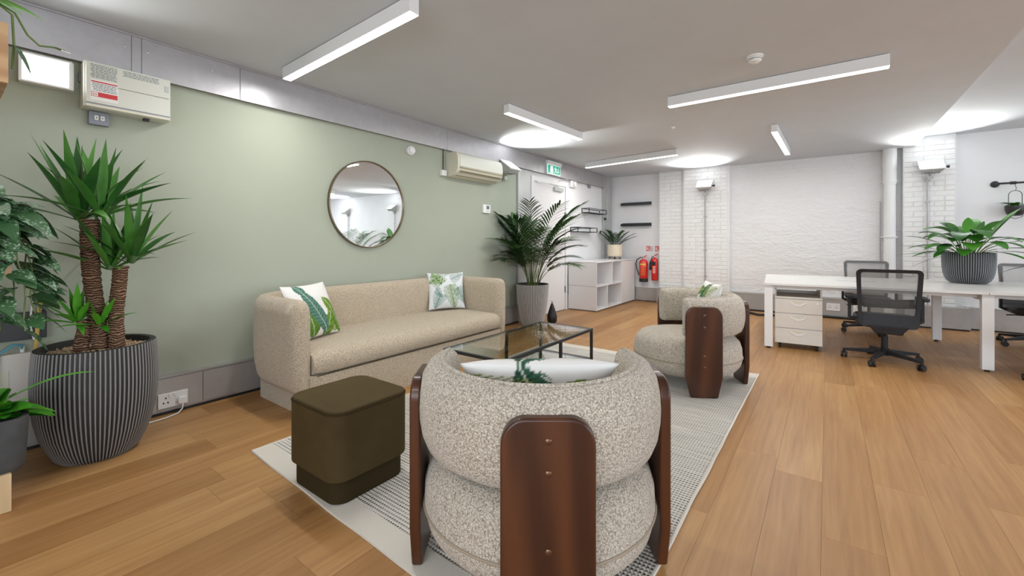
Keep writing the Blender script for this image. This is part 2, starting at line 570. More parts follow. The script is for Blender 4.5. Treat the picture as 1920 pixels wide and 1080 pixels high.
    def build(s, name, m, parent=None, world=True, smooth=None, bevel=0.0, seg=2, sub=0, fix=True):
        me = bpy.data.meshes.new(name)
        off = Vector((0, 0, 0))
        if parent is not None and world:
            p = parent
            while p is not None:
                off += p.location
                p = p.parent
        vs = [(a - off.x, b - off.y, c - off.z) for a, b, c in s.v]
        me.from_pydata(vs, [], s.f)
        me.update()
        if fix:
            import bmesh
            bm = bmesh.new()
            bm.from_mesh(me)
            bmesh.ops.recalc_face_normals(bm, faces=bm.faces)
            bm.to_mesh(me)
            bm.free()
        me.materials.append(m if not isinstance(m, str) else M[m])
        if smooth is not None:
            me.shade_smooth()
            if smooth < 180:
                me.set_sharp_from_angle(angle=R(smooth))
        o = bpy.data.objects.new(name, me)
        COL.objects.link(o)
        if parent is not None:
            o.parent = parent
        if bevel > 0:
            b = o.modifiers.new('bevel', 'BEVEL')
            b.width = bevel
            b.segments = seg
            b.limit_method = 'ANGLE'
            b.angle_limit = R(40)
            me.shade_smooth()
            b.harden_normals = True
        if sub:
            d = o.modifiers.new('sub', 'SUBSURF')
            d.levels = sub
            d.render_levels = sub
        return o


def thing(name, label, cat, loc=(0, 0, 0), rotz=0.0, group=None):
    o = bpy.data.objects.new(name, None)
    o.empty_display_size = 0.1
    COL.objects.link(o)
    o.location = loc
    o.rotation_euler = (0, 0, rotz)
    return tag(o, label, cat, group)


def tag(o, label, cat, group=None):
    o['label'] = label
    o['category'] = cat
    if group:
        o['group'] = group
    return o


def struct(o, label=None):
    o['kind'] = 'structure'
    if label:
        o['label'] = label
    return o


def stuff(o):
    o['kind'] = 'stuff'
    return o


def children_of(o):
    return [c for c in bpy.data.objects if c.parent == o]


def dup_tree(o, parent=None, kids=None):
    if kids is None:
        kids = {}
        for c in bpy.data.objects:
            if c.parent:
                kids.setdefault(c.parent.name, []).append(c)
    c = o.copy()
    COL.objects.link(c)
    c.parent = parent
    for ch in kids.get(o.name, []):
        dup_tree(ch, c, kids)
    return c


def dup(o, loc, rotz, label, group=None):
    c = dup_tree(o)
    c.location = loc
    c.rotation_euler = (0, 0, rotz)
    c['label'] = label
    if group:
        c['group'] = group
    return c


def rrect(x0, x1, y0, y1, r, n=6):
    out = []
    for cx, cy, a0 in ((x1 - r, y1 - r, 0), (x0 + r, y1 - r, 90), (x0 + r, y0 + r, 180), (x1 - r, y0 + r, 270)):
        for i in range(n + 1):
            a = R(a0 + 90 * i / n)
            out.append((cx + r * math.cos(a), cy + r * math.sin(a)))
    return out


# ================================================================== ROOM
struct(MB().box(XL - 0.1, XR + 0.1, YF - 0.1, YB + 0.3, -0.12, -0.012).build('floor', 'joint'), 'honey oak plank floor')
floor = bpy.data.objects['floor']
rnd = random.Random(5)
PW = 0.212
x0 = 0.404 - PW * 21
plank_mesh = {}
known = {15: 0.0}
i = 0
xx = x0
while xx < XR:
    a, b = max(xx, XL), min(xx + PW, XR)
    y = YF - rnd.uniform(0.0, 1.6)
    if abs(xx - (0.404 - PW * 17)) < 0.01:
        y = 0.83 - 2.0 * 2
    if abs(xx - (0.404 - PW * 4)) < 0.01:
        y = 2.33 - 2.1 * 3
    while y < YB + 0.3:
        L = rnd.choice((1.9, 2.1, 2.3, 2.5)) if xx < 2.4 else 3.9
        ya, yb = max(y, YF), min(y + L, YB + 0.25)
        if yb - ya > 0.03:
            o = MB().box(a + 0.0004, b - 0.0004, ya + 0.0004, yb - 0.0004, -0.012, 0.0).build('plank', 'oak', None, bevel=0.0)
            o.parent = floor
        y += L
    xx += PW

# --- left wall: green part, then white part
struct(MB().box(XL - 0.15, XL, YF, 5.42, 0, CEIL + 0.2).build('wall_left', 'green'), 'sage green painted wall')
struct(MB().box(XL - 0.15, XL - 0.02, 5.42, YB + 0.3, 0, CEIL + 0.2).build('wall_left', 'white_wall'), 'white wall beyond the green section')
# steel posts
o = struct(MB().box(XL - 0.02, XL + 0.03, 5.44, 5.50, 0, 2.43).box(XL - 0.02, XL + 0.015, 5.50, 5.80, 0, 2.43).build('trim_1', 'steel_grey', bevel=0.004), 'grey steel post where the green wall ends')
o = struct(MB().box(XL - 0.02, XL + 0.03, 8.62, 8.74, 0, 2.70).box(XL - 0.02, XL + 0.06, 8.74, 8.99, 0, 2.70).build('trim_2', 'steel_grey', bevel=0.004), 'grey steel post in the far corner')
# --- ceiling: lower part, step, higher part on the right
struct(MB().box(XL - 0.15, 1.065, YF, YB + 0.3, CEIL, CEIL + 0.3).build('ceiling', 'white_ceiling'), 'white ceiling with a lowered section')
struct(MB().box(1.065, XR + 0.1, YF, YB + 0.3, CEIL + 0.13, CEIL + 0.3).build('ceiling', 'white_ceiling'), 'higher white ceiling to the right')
# --- right and rear walls with windows (seen only in the mirror)


def wall_with_window(side):
    m = MB()
    if side == 'right':
        m.box(XR, XR + 0.15, YF, YB + 0.3, 0, 0.75).box(XR, XR + 0.15, YF, YB + 0.3, 2.35, 3.0)
        for a, b in ((YF, -0.95), (3.35, 4.75), (7.85, YB + 0.3)):
            m.box(XR, XR + 0.15, a, b, 0.75, 2.35)
    else:
        m.box(XL - 0.15, XR + 0.15, YF - 0.15, YF, 0, 0.75).box(XL - 0.15, XR + 0.15, YF - 0.15, YF, 2.35, 3.0)
        for a, b in ((XL - 0.15, -1.35), (3.75, XR + 0.15)):
            m.box(a, b, YF - 0.15, YF, 0.75, 2.35)
    return m


struct(wall_with_window('right').build('wall_right', 'white_wall'))
struct(wall_with_window('rear').build('wall_rear', 'white_wall'))


def window(n, axis, a, b):
    c = 4
    m = MB()
    g = MB()
    for k in range(c + 1):
        p = a + (b - a) * k / c
        if axis == 'Y':
            m.box(XR + 0.07, XR + 0.13, p - 0.03, p + 0.03, 0.75, 2.35)
        else:
            m.box(p - 0.03, p + 0.03, YF - 0.13, YF - 0.07, 0.75, 2.35)
    for z in (0.78, 2.32, 1.9):
        if axis == 'Y':
            m.box(XR + 0.07, XR + 0.13, a, b, z - 0.03, z + 0.03)
        else:
            m.box(a, b, YF - 0.13, YF - 0.07, z - 0.03, z + 0.03)
    if axis == 'Y':
        g.box(XR + 0.095, XR + 0.105, a, b, 0.75, 2.35)
    else:
        g.box(a, b, YF - 0.105, YF - 0.095, 0.75, 2.35)
    w = struct(m.build('window_%d' % n, 'white_matt'))
    g.build('pane', 'window_glass', w)


window(1, 'Y', -0.95, 3.35)
window(2, 'Y', 4.75, 7.85)
window(3, 'X', -1.35, 3.75)

# --- back wall: left plain bay, brick pier, recess, pipe bay, brick pier, right bay
HT = CEIL + 0.13
struct(MB().box(XL - 0.1, -2.80, 9.05, 9.3, 0, HT).build('wall_back', 'white_wall'), 'plain white bay behind the fire extinguishers')
pier1 = struct(MB().box(-2.80, -2.30, 8.93, 9.3, 0, HT).box(-2.30, -1.47, 8.85, 9.3, 0, HT).build('wall_back', 'mortar_white'), 'white painted brick pier with conduit and uplighter')
struct(MB().box(-1.47, 0.93, 8.93, 9.3, 0, HT).build('wall_back', 'recess_white'), 'rough white painted recessed wall behind the desk')
pier2 = struct(MB().box(0.93, 1.50, 8.78, 9.3, 0, HT).build('wall_back', 'mortar_white'), 'white painted brick pier beside the soil pipe')
struct(MB().box(1.50, XR + 0.1, 8.88, 9.3, 0, HT).build('wall_back', 'white_wall'), 'plain white bay with the hanging rail')

brick_me = []
rb = random.Random(11)
for w in (0.215, 0.1025):
    for k in range(4):
        m = MB()
        hx, hz = w / 2, 0.0325
        j = lambda s_: rb.uniform(-s_, s_)
        lo = [(-hx, 0, -hz), (hx, 0, -hz), (hx, 0, hz), (-hx, 0, hz)]
        hi = [(-hx + 0.004 + j(.003), -0.010 + j(.003), -hz + 0.004 + j(.002)), (hx - 0.004 + j(.003), -0.010 + j(.003), -hz + 0.004 + j(.002)),
              (hx - 0.004 + j(.003), -0.010 + j(.003), hz - 0.004 + j(.002)), (-hx + 0.004 + j(.003), -0.010 + j(.003), hz - 0.004 + j(.002))]
        m.add(lo + hi, [(4, 5, 6, 7)[::-1], (0, 1, 5, 4), (1, 2, 6, 5), (2, 3, 7, 6), (3, 0, 4, 7)])
        me = bpy.data.meshes.new('brick')
        me.from_pydata(m.v, [], m.f)
        me.materials.append(M['brick_white'])
        brick_me.append((w, me))


def bricks(parent, x0, x1, y, z0, z1):
    z = z0 + 0.0375
    row = 0
    cnt = 0
    while z < z1 - 0.02:
        # english-garden like bond: stretchers with an occasional header course
        x = x0 + 0.006
        header = row % 4 == 3
        first = True
        while x < x1 - 0.05:
            w = 0.1025 if header else 0.215
            if first and row % 2 == 1 and not header:
                w = 0.1025
            first = False
            if x + w > x1 - 0.003:
                w = 0.1025
                if x + w > x1 + 0.01:
                    break
            k = rb.randrange(4) + (0 if w > 0.2 else 4)
            o = bpy.data.objects.new('brick', brick_me[k][1])
            o.location = (x + w / 2, y + rb.uniform(-0.002, 0.003), z)
            o.scale = (1 if rb.random() < .5 else -1, 1, 1)
            o.scale = (1, 1, 1)
            COL.objects.link(o)
            o.parent = parent
            cnt += 1
            x += w + 0.0100
        z += 0.075
        row += 1
    return cnt


c1 = bricks(pier1, -2.80, -2.30, 8.93, 0.36, CEIL)
c2 = bricks(pier1, -2.30, -1.47, 8.85, 0.36, CEIL)
c3 = bricks(pier2, 0.93, 1.50, 8.78, 0.36, CEIL + 0.1)
print('bricks', c1, c2, c3)

# soil pipe
sp = thing('soil_pipe', 'white painted cast iron soil pipe standing between recess and brick pier', 'pipe', (0.78, 8.80, 0))
MB().lathe([(0.072, 0), (0.072, CEIL - 0.3)], 24, (0.78, 8.80, 0)).build('pipe', 'white_matt', sp, smooth=40)
MB().lathe([(0.082, CEIL - 0.55), (0.082, CEIL - 0.30), (0.086, CEIL - 0.28), (0.086, CEIL - 0.001)], 24, (0.78, 8.80, 0)).build('socket_collar', 'white_matt', sp, smooth=40)
for z in (2.18, 1.32):
    MB().lathe([(0.080, z), (0.084, z + 0.005), (0.084, z + 0.025), (0.080, z + 0.03)], 24, (0.78, 8.80, 0)).box(0.68, 0.88, 8.80, 8.92, z + 0.005, z + 0.025).build('bracket', 'white_matt', sp, smooth=40)
MB().tube([(0.675, 8.90, 0.3), (0.675, 8.90, 1.9)], 0.008).build('side_conduit', 'galv', sp)

# --- metal trunking high on the left wall
tr = struct(MB().box(XL, XL + 0.045, YF, 8.62, 2.435, CEIL).build('trim_3', 'galv', bevel=0.002), 'galvanised metal trunking under the ceiling')
seams = [YF, -1.2, 0.81, 0.865, 1.49, 3.86, 6.0, 7.7, 8.62]
for a, b in zip(seams[:-1], seams[1:]):
    MB().box(XL + 0.045, XL + 0.052, a + 0.002, b - 0.002, 2.425, CEIL - 0.012).build('panel', 'galv', tr, bevel=0.001)
MB().box(XL + 0.04, XL + 0.066, YF, 8.62, CEIL - 0.014, CEIL - 0.002).build('top_lip', 'galv', tr)
m = MB()
for y in (0.78, 0.9, 1.3, 2.4, 3.7, 4.0, 5.5, 6.6):
    m.lathe([(0.006, 0), (0.006, 0.004), (0.002, 0.006)], 8, (XL + 0.052, y, 2.60), ax='X')
stuff(m.build('screws', 'chrome', tr))

# --- skirting trunking
sk = struct(MB().box(XL, XL + 0.035, YF, 5.44, 0.02, 0.275).build('baseboard_left', 'skirt_metal'), 'grey metal skirting trunking along the green wall')
for a, b in ((YF, -0.6), (-0.6, 1.235), (1.235, 3.1), (3.1, 4.6), (4.6, 5.44)):
    MB().box(XL + 0.035, XL + 0.044, a + 0.0015, b - 0.0015, 0.035, 0.262).build('panel', 'skirt_metal', sk, bevel=0.002)
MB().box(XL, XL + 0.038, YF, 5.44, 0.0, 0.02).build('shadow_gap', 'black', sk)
MB().box(XL, XL + 0.05, YF, 5.44, 0.272, 0.282).build('top_lip', 'skirt_metal', sk)
struct(MB().box(XL - 0.02, XL + 0.04, 7.06, 7.24, 0.0, 0.27).build('baseboard_left', 'steel_grey', bevel=0.003), 'short grey skirting box beside the white storage unit')

bk = struct(MB().box(-1.47, 0.93, 8.86, 8.93, 0.03, 0.33).build('baseboard_back', 'skirt_metal', bevel=0.003), 'grey metal skirting trunking on the back wall')
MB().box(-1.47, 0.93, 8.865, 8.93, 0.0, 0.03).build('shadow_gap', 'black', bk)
MB().box(-1.47, 0.93, 8.852, 8.862, 0.31, 0.34).build('top_lip', 'steel_grey', bk)
for x in (0.08, 0.43):
    s_ = MB().box(x - 0.09, x + 0.09, 8.848, 8.86, 0.12, 0.24).build('socket_plate', 'white_gloss', bk, bevel=0.003)
    mm = MB()
    for dx in (-0.045, 0.045):
        for sx, sz in ((0, 0.025), (-0.014, -0.01), (0.014, -0.01)):
            mm.box(x + dx + sx - 0.004, x + dx + sx + 0.004, 8.845, 8.849, 0.18 + sz - 0.006, 0.18 + sz + 0.006)
    stuff(mm.build('socket_slots', 'black', s_))
b2 = struct(MB().box(0.93, 1.62, 8.62, 8.78, 0.02, 0.32).box(1.62, XR, 8.79, 8.88, 0.02, 0.32).build('baseboard_back', 'skirt_metal', bevel=0.003), 'deep grey metal skirting box below the brick pier')
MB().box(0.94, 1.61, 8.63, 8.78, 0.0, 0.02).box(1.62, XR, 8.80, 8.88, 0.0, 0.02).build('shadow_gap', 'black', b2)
b3 = struct(MB().box(-3.32, -2.80, 8.97, 9.05, 0.02, 0.30).box(-2.80, -1.47, 8.76, 8.93, 0.02, 0.32).build('baseboard_back', 'skirt_metal', bevel=0.003), 'grey metal skirting below the fire extinguishers')
MB().box(-3.32, -2.80, 8.955, 9.05, 0.298, 0.312).build('ledge', 'white_matt', b3)

# --- door in the left wall
dr = struct(MB().box(XL - 0.02, XL + 0.012, 5.85, 5.93, 0, 2.36).box(XL - 0.02, XL + 0.012, 6.98, 7.05, 0, 2.36).box(XL - 0.02, XL + 0.012, 5.93, 6.98, 2.28, 2.36).build('door_1', 'white_lacquer', bevel=0.003), 'white door in the far end of the left wall')
MB().box(XL - 0.02, XL - 0.002, 5.935, 6.975, 0.01, 2.275).build('door_leaf', 'white_lacquer', dr, bevel=0.002)
for z in (1.75, 0.38):
    MB().box(XL - 0.004, XL + 0.016, 6.955, 6.985, z - 0.06, z + 0.06).build('hinge', 'grey_box', dr, bevel=0.002)
MB().box(XL - 0.002, XL + 0.045, 6.55, 6.85, 2.17, 2.24).build('closer_body', 'steel_grey', dr, bevel=0.004)
MB().bar((XL + 0.03, 6.72, 2.245), (XL + 0.10, 6.30, 2.26), 0.012, 0.012).bar((XL + 0.10, 6.30, 2.26), (XL + 0.02, 5.98, 2.27), 0.012, 0.012).build('closer_arm', 'steel_grey', dr)
MB().lathe([(0.025, 0), (0.025, 0.008)], 16, (XL, 6.03, 1.02), ax='X').tube([(XL, 6.03, 1.02), (XL + 0.05, 6.03, 1.02), (XL + 0.05, 6.14, 1.02)], 0.009).build('door_handle', 'chrome', dr, smooth=40)

# ================================================================== CEILING LIGHTS
def linear_light(label, x0, x1, y0, y1, w, axis, zb=2.60, zt=CEIL, power=26):
    xc, yc = (x0 + x1) / 2, (y0 + y1) / 2
    t = thing('linear_light', label, 'ceiling light', (xc, yc, zb), 0, 'linear ceiling lights')
    dx, dy = x1 - x0, y1 - y0
    L = math.hypot(dx, dy)
    ux, uy = dx / L, dy / L
    nx, ny = -uy, ux

    def P(s_, n_, z):
        return (xc + ux * s_ + nx * n_, yc + uy * s_ + ny * n_, z)

    def bx(s0, s1, n0, n1, za, zb_):
        return MB().hexa([P(s0, n0, za), P(s1, n0, za), P(s1, n1, za), P(s0, n1, za)], [P(s0, n0, zb_), P(s1, n0, zb_), P(s1, n1, zb_), P(s0, n1, zb_)])
    h = bx(-L / 2, L / 2, -w / 2, w / 2, zb + 0.004, zt - 0.004)
    h.build('housing', 'white_matt', t, bevel=0.001)
    bx(-L / 2 + 0.01, L / 2 - 0.01, -w / 2 + 0.008, w / 2 - 0.008, zt - 0.006, zt).build('shadow_gap', 'grey_and_lit_frame', t)
    bx(-L / 2 + 0.002, L / 2 - 0.002, -w / 2 + 0.003, w / 2 - 0.003, zb, zb + 0.006).build('diffuser', 'led', t)
    a = area('linear_light_glow', (xc, yc, zb - 0.004), (0, 0, math.atan2(uy, ux)), L - 0.02, w - 0.01, power, (1.0, 0.985, 0.96))
    return t


linear_light('long white linear ceiling light nearest the camera, above the sofa', -3.60, -1.95, 1.735, 1.675, 0.068, 'X')
linear_light('long white linear ceiling light in front of the smoke detector', -1.27, 0.385, 4.35, 4.35, 0.068, 'X')
linear_light('linear ceiling light reaching towards the far end of the metal trunking', -3.52, -1.86, 7.03, 6.82, 0.068, 'X')
linear_light('linear ceiling light seen end-on above the desk', -0.52, -0.49, 6.10, 7.80, 0.068, 'Y')
linear_light('white linear ceiling light seen side-on above the air conditioner end of the room', -2.69, -2.61, 3.54, 5.05, 0.068, 'Y', power=18)
linear_light('linear light on the raised ceiling, seen only in the mirror', 2.2, 3.85, 4.4, 4.4, 0.068, 'X', 2.73, CEIL + 0.13)
linear_light('linear light far to the right, seen only in the mirror', 4.4, 4.4, 5.6, 7.3, 0.068, 'Y', 2.73, CEIL + 0.13)
linear_light('added linear light behind the camera, outside the photograph', -1.2, 0.45, -1.2, -1.2, 0.068, 'X')  # added lamp, no such fixture in view

sd = thing('smoke_detector', 'round white smoke detector on the ceiling', 'smoke detector', (-0.45, 3.78, CEIL))
MB().lathe([(0.058, 0), (0.058, -0.012), (0.052, -0.016)], 28, (-0.45, 3.78, CEIL)).build('base', 'white_gloss', sd, smooth=40)
MB().lathe([(0.046, -0.016), (0.046, -0.036), (0.03, -0.050), (0.0, -0.052)], 28, (-0.45, 3.78, CEIL), cap1=False).build('head', 'white_gloss', sd, smooth=50)
MB().lathe([(0.0475, -0.030), (0.0475, -0.026)], 28, (-0.45, 3.78, CEIL)).build('vent_slot', 'black', sd)
cs = thing('ceiling_sensor', 'tiny round fitting on the ceiling behind the light near the detector', 'sensor', (-1.55, 5.5, CEIL))
MB().lathe([(0.022, 0), (0.022, -0.01), (0.012, -0.02)], 20, (-1.55, 5.5, CEIL)).build('cap', 'white_gloss', cs, smooth=40)


# ================================================================== UPLIGHTS
def uplight(label, x, y, z, face, w, group=None, power=40, tilt=42, conduit=None, bottom=2.05, wall=0.0):
    """box uplighter; face: yaw of the front; lens on top tilted to the room"""
    t = thing('uplighter', label, 'floodlight', (x, y, z), face, group)
    h = 0.075
    b = MB()
    lo = [(-w / 2 + 0.03, -0.075, -h), (w / 2 - 0.03, -0.075, -h), (w / 2 - 0.03, 0.06, -h), (-w / 2 + 0.03, 0.06, -h)]
    hi = [(-w / 2, -0.11, -0.035), (w / 2, -0.11, -0.035), (w / 2, 0.08, 0.105), (-w / 2, 0.08, 0.105)]
    b.hexa(lo, hi).build('housing', 'steel_grey', t, world=False, bevel=0.004)
    fr = MB()
    zz = lambda yy: -0.035 + (yy + 0.11) / 0.19 * 0.14
    for a0, a1, b0, b1 in ((-w / 2 - 0.004, w / 2 + 0.004, -0.115, -0.10), (-w / 2 - 0.004, w / 2 + 0.004, 0.07, 0.085), (-w / 2 - 0.004, -w / 2 + 0.01, -0.10, 0.07), (w / 2 - 0.01, w / 2 + 0.004, -0.10, 0.07)):
        fr.hexa([(a0, b0, zz(b0) - 0.004), (a1, b0, zz(b0) - 0.004), (a1, b1, zz(b1) - 0.004), (a0, b1, zz(b1) - 0.004)],
                [(a0, b0, zz(b0) + 0.012), (a1, b0, zz(b0) + 0.012), (a1, b1, zz(b1) + 0.012), (a0, b1, zz(b1) + 0.012)])
    fr.build('lens_frame', 'white_matt', t, world=False)
    ln = MB().hexa([(-w / 2 + .01, -0.10, zz(-.10)), (w / 2 - .01, -0.10, zz(-.10)), (w / 2 - .01, 0.07, zz(.07)), (-w / 2 + .01, 0.07, zz(.07))],
                   [(-w / 2 + .01, -0.10, zz(-.10) + .004), (w / 2 - .01, -0.10, zz(-.10) + .004), (w / 2 - .01, 0.07, zz(.07) + .004), (-w / 2 + .01, 0.07, zz(.07) + .004)])
    ln.build('lens', 'lens_soft', t, world=False)
    m_ = MB()
    for k in range(9):
        px = -w / 2 + 0.05 + (w - 0.10) * k / 8
        m_.box(px - 0.003, px + 0.003, -0.07, 0.055, -h - 0.018, -h)
    stuff(m_.build('cooling_fins', 'steel_grey', t, world=False))
    MB().lathe([(0.014, 0), (0.014, 0.03), (0.02, 0.03), (0.02, 0.05)], 12, (w / 2, -0.03, -0.01), ax='X').build('knob', 'chair_black', t, world=False, smooth=40)
    MB().tube([(0, 0.03, -h), (0, 0.06, -h - 0.03), (0, 0.09, -h - 0.05)], 0.016).lathe([(0.036, -0.02), (0.036, 0.02)], 16, (0, 0.085, -h - 0.07), ax='Y').build('bracket', 'steel_grey', t, world=False, smooth=40)
    a = area('uplighter_beam', (0, 0, 0), (R(180 + tilt), 0, 0), w - 0.03, 0.18, power, (1.0, 0.985, 0.95), 104)
    a.location = (0, -0.027, 0.058)
    a.parent = t
    return t


uplight('white box uplighter on the brick pier near the fire extinguishers', -1.88, 8.72, 2.33, 0, 0.27, 'box uplighters on the brick piers', 24)
uplight('white box uplighter on the brick pier right of the soil pipe', 1.22, 8.64, 2.35, 0, 0.27, 'box uplighters on the brick piers', 26)
uplight('white box uplighter on the back wall, the nearer one in the mirror', 3.46, 8.74, 2.35, 0, 0.27, 'box uplighters on the brick piers', 24)
uplight('white box uplighter on the back wall, the farther one in the mirror', 6.07, 8.74, 2.35, 0, 0.27, 'box uplighters on the brick piers', 24)
uplight('small white box uplighter beside the air conditioner', -3.78, 5.06, 2.36, R(90), 0.26, None, 26)


def conduit(label, x, y, z0, z1, clips):
    t = thing('conduit', label, 'conduit', (x, y, z0))
    MB().tube([(x, y, z0), (x, y, z1)], 0.011, 10).build('tube', 'galv', t, smooth=60)
    MB().lathe([(0.034, -0.02), (0.034, 0.02)], 18, (x, y, z1 + 0.03), ax='Y').build('junction_box', 'galv', t, smooth=40)
    for z in clips:
        MB().box(x - 0.028, x + 0.028, y - 0.014, y + 0.022, z - 0.009, z + 0.009).build('clip', 'galv', t, bevel=0.002)


conduit('galvanised conduit under the uplighter near the fire extinguishers', -1.89, 8.825, 0.32, 2.15, (1.75, 1.1, 0.6))
conduit('galvanised conduit under the uplighter right of the soil pipe', 1.20, 8.75, 0.32, 2.15, (1.85, 1.1, 0.6))
conduit('galvanised conduit in the mirror under the nearer uplighter', 3.46, 8.85, 0.32, 2.2, (1.85, 1.1, 0.6))
conduit('galvanised conduit in the mirror under the farther uplighter', 6.07, 8.85, 0.32, 2.2, (1.85, 1.1, 0.6))

# emergency floodlight at far left
fl = thing('flood_light', 'lit white floodlight high on the green wall at far left', 'wall light', (XL, 0.40, 2.30))
MB().box(XL, XL + 0.06, 0.30, 0.53, 2.22, 2.40).build('housing', 'white_matt', fl, bevel=0.006)
MB().box(XL + 0.06, XL + 0.068, 0.31, 0.505, 2.232, 2.388).build('lens', 'led_strong', fl)
m = MB().box(XL + 0.06, XL + 0.075, 0.295, 0.31, 2.22, 2.40).box(XL + 0.06, XL + 0.075, 0.505, 0.52, 2.22, 2.40).box(XL + 0.06, XL + 0.075, 0.31, 0.505, 2.22, 2.232).box(XL + 0.06, XL + 0.075, 0.31, 0.505, 2.388, 2.40)
m.build('bezel', 'white_gloss', fl, bevel=0.002)
area('flood_glow', (XL + 0.08, 0.41, 2.31), (0, R(-90), 0), 0.15, 0.18, 5, (1.0, 0.99, 0.94), 130)
o = MB().box(XL, XL + 0.02, 0.555, 0.585, 2.30, 2.36).build('wall_clip', 'grey_box', bevel=0.003)
tag(o, 'small grey bracket on the green wall right of the lit floodlight', 'bracket')

# ================================================================== LEFT WALL FITTINGS
db = thing('distribution_board', 'ivory steel fuse board with warning labels under the trunking', 'fuse box', (XL, 0.80, 2.13))
MB().box(XL, XL + 0.125, 0.565, 1.01, 2.125, 2.422).build('enclosure', 'board_cream', db, bevel=0.006)
cv = MB().box(XL + 0.125, XL + 0.14, 0.572, 1.003, 2.155, 2.415).build('cover', 'board_cream', db, bevel=0.003)
MB().box(XL + 0.14, XL + 0.143, 0.72, 0.995, 2.278, 2.281).build('flap_seam', 'cream_dark', cv)
MB().box(XL + 0.125, XL + 0.142, 0.572, 1.003, 2.128, 2.146).build('lower_lip', 'cream_plastic', db, bevel=0.002)
MB().box(XL + 0.13, XL + 0.138, 0.572, 1.003, 2.146, 2.156).build('shadow_groove', 'grey_box', db)
MB().box(XL + 0.14, XL + 0.144, 0.975, 0.995, 2.325, 2.365).build('latch', 'steel_grey', cv)
MB().box(XL + 0.05, XL + 0.09, 0.87, 0.90, 2.110, 2.125).build('cable_clamp', 'black', db)
rl = random.Random(3)


def text_rows(parent, name, m_, fx, y0, y1, z0, z1, rows, hfrac=0.42, cols=1):
    mb = MB()
    dz = (z1 - z0) / rows
    for r_ in range(rows):
        y = y0 + rl.uniform(0, 0.01)
        zc = z1 - dz * (r_ + 0.5)
        while y < y1 - 0.004:
            L = rl.uniform(0.006, 0.022)
            e = min(y + L, y1)
            mb.box(fx, fx + 0.0006, y, e, zc - dz * hfrac / 2, zc + dz * hfrac / 2)
            y = e + 0.0035
    return stuff(mb.build(name, m_, parent))


FX = XL + 0.1402
text_rows(cv, 'printed_text', 'print_dark', FX, 0.590, 0.72, 2.315, 2.405, 9)
text_rows(cv, 'printed_text', 'print_dark', FX, 0.745, 0.94, 2.365, 2.405, 4)
MB().box(FX, FX + 0.0008, 0.592, 0.725, 2.173, 2.305).build('warning_label', 'print_white', cv)
MB().box(FX + 0.0008, FX + 0.0014, 0.596, 0.722, 2.288, 2.296).box(FX + 0.0008, FX + 0.0014, 0.628, 0.722, 2.196, 2.226).build('red_print', 'print_red', cv)
m = MB()
for a, b, c, d in ((0.596, 0.628, 2.196, 2.199), (0.596, 0.628, 2.223, 2.226), (0.596, 0.598, 2.196, 2.226)):
    m.box(FX + 0.0008, FX + 0.0014, a, b, c, d)
m.box(FX + 0.0008, FX + 0.0014, 0.603, 0.612, 2.209, 2.214).box(FX + 0.0008, FX + 0.0014, 0.614, 0.624, 2.2075, 2.2115)
m.build('label_emblem', 'print_red', cv)
text_rows(cv, 'printed_text', 'print_dark', FX + 0.0008, 0.600, 0.718, 2.232, 2.284, 5)

sw = thing('grey_switch', 'small grey two-gang metal switch under the fuse board', 'switch', (XL, 0.65, 2.08))
MB().box(XL, XL + 0.04, 0.60, 0.70, 2.035, 2.122).build('back_box', 'grey_box', sw, bevel=0.004)
for y in (0.636, 0.666):
    r_ = MB().box(XL + 0.04, XL + 0.047, y - 0.010, y + 0.010, 2.065, 2.095).build('rocker', 'white_gloss', sw, bevel=0.002)
    MB().box(XL + 0.047, XL + 0.048, y - 0.002, y + 0.002, 2.075, 2.085).build('mark', 'black', r_)

# mirror
mi = thing('wall_mirror', 'large round wall mirror with thin bronze rim above the sofa', 'mirror', (XL, 2.735, 1.655))
MB().lathe([(0.448, 0.004), (0.448, 0.022)], 96, (XL, 2.735, 1.655), ax='X').build('glass', 'mirror', mi)
m = MB()
n = 96
prof = [(0.446, 0.0), (0.458, 0.0), (0.458, 0.034), (0.450, 0.036), (0.446, 0.034)]
vs = []
for a in range(n):
    t_ = 2 * PI * a / n
    for r_, x_ in prof:
        vs.append((XL + x_, 2.735 + r_ * math.cos(t_), 1.655 + r_ * math.sin(t_)))
fs = []
for a in range(n):
    for k in range(5):
        fs.append((a * 5 + k, a * 5 + (k + 1) % 5, ((a + 1) % n) * 5 + (k + 1) % 5, ((a + 1) % n) * 5 + k))
m.add(vs, fs)
m.build('frame', 'brass', mi, smooth=40)

so = thing('wall_sounder', 'small round white sounder on the green wall right of the mirror', 'alarm', (XL, 3.30, 2.325))
MB().lathe([(0.052, 0), (0.052, 0.03), (0.047, 0.034)], 28, (XL, 3.30, 2.325), ax='X').build('base', 'white_matt', so, smooth=40)
MB().lathe([(0.040, 0.034), (0.040, 0.055), (0.034, 0.060), (0, 0.061)], 28, (XL, 3.30, 2.325), ax='X').build('cap', 'white_gloss', so, smooth=40)

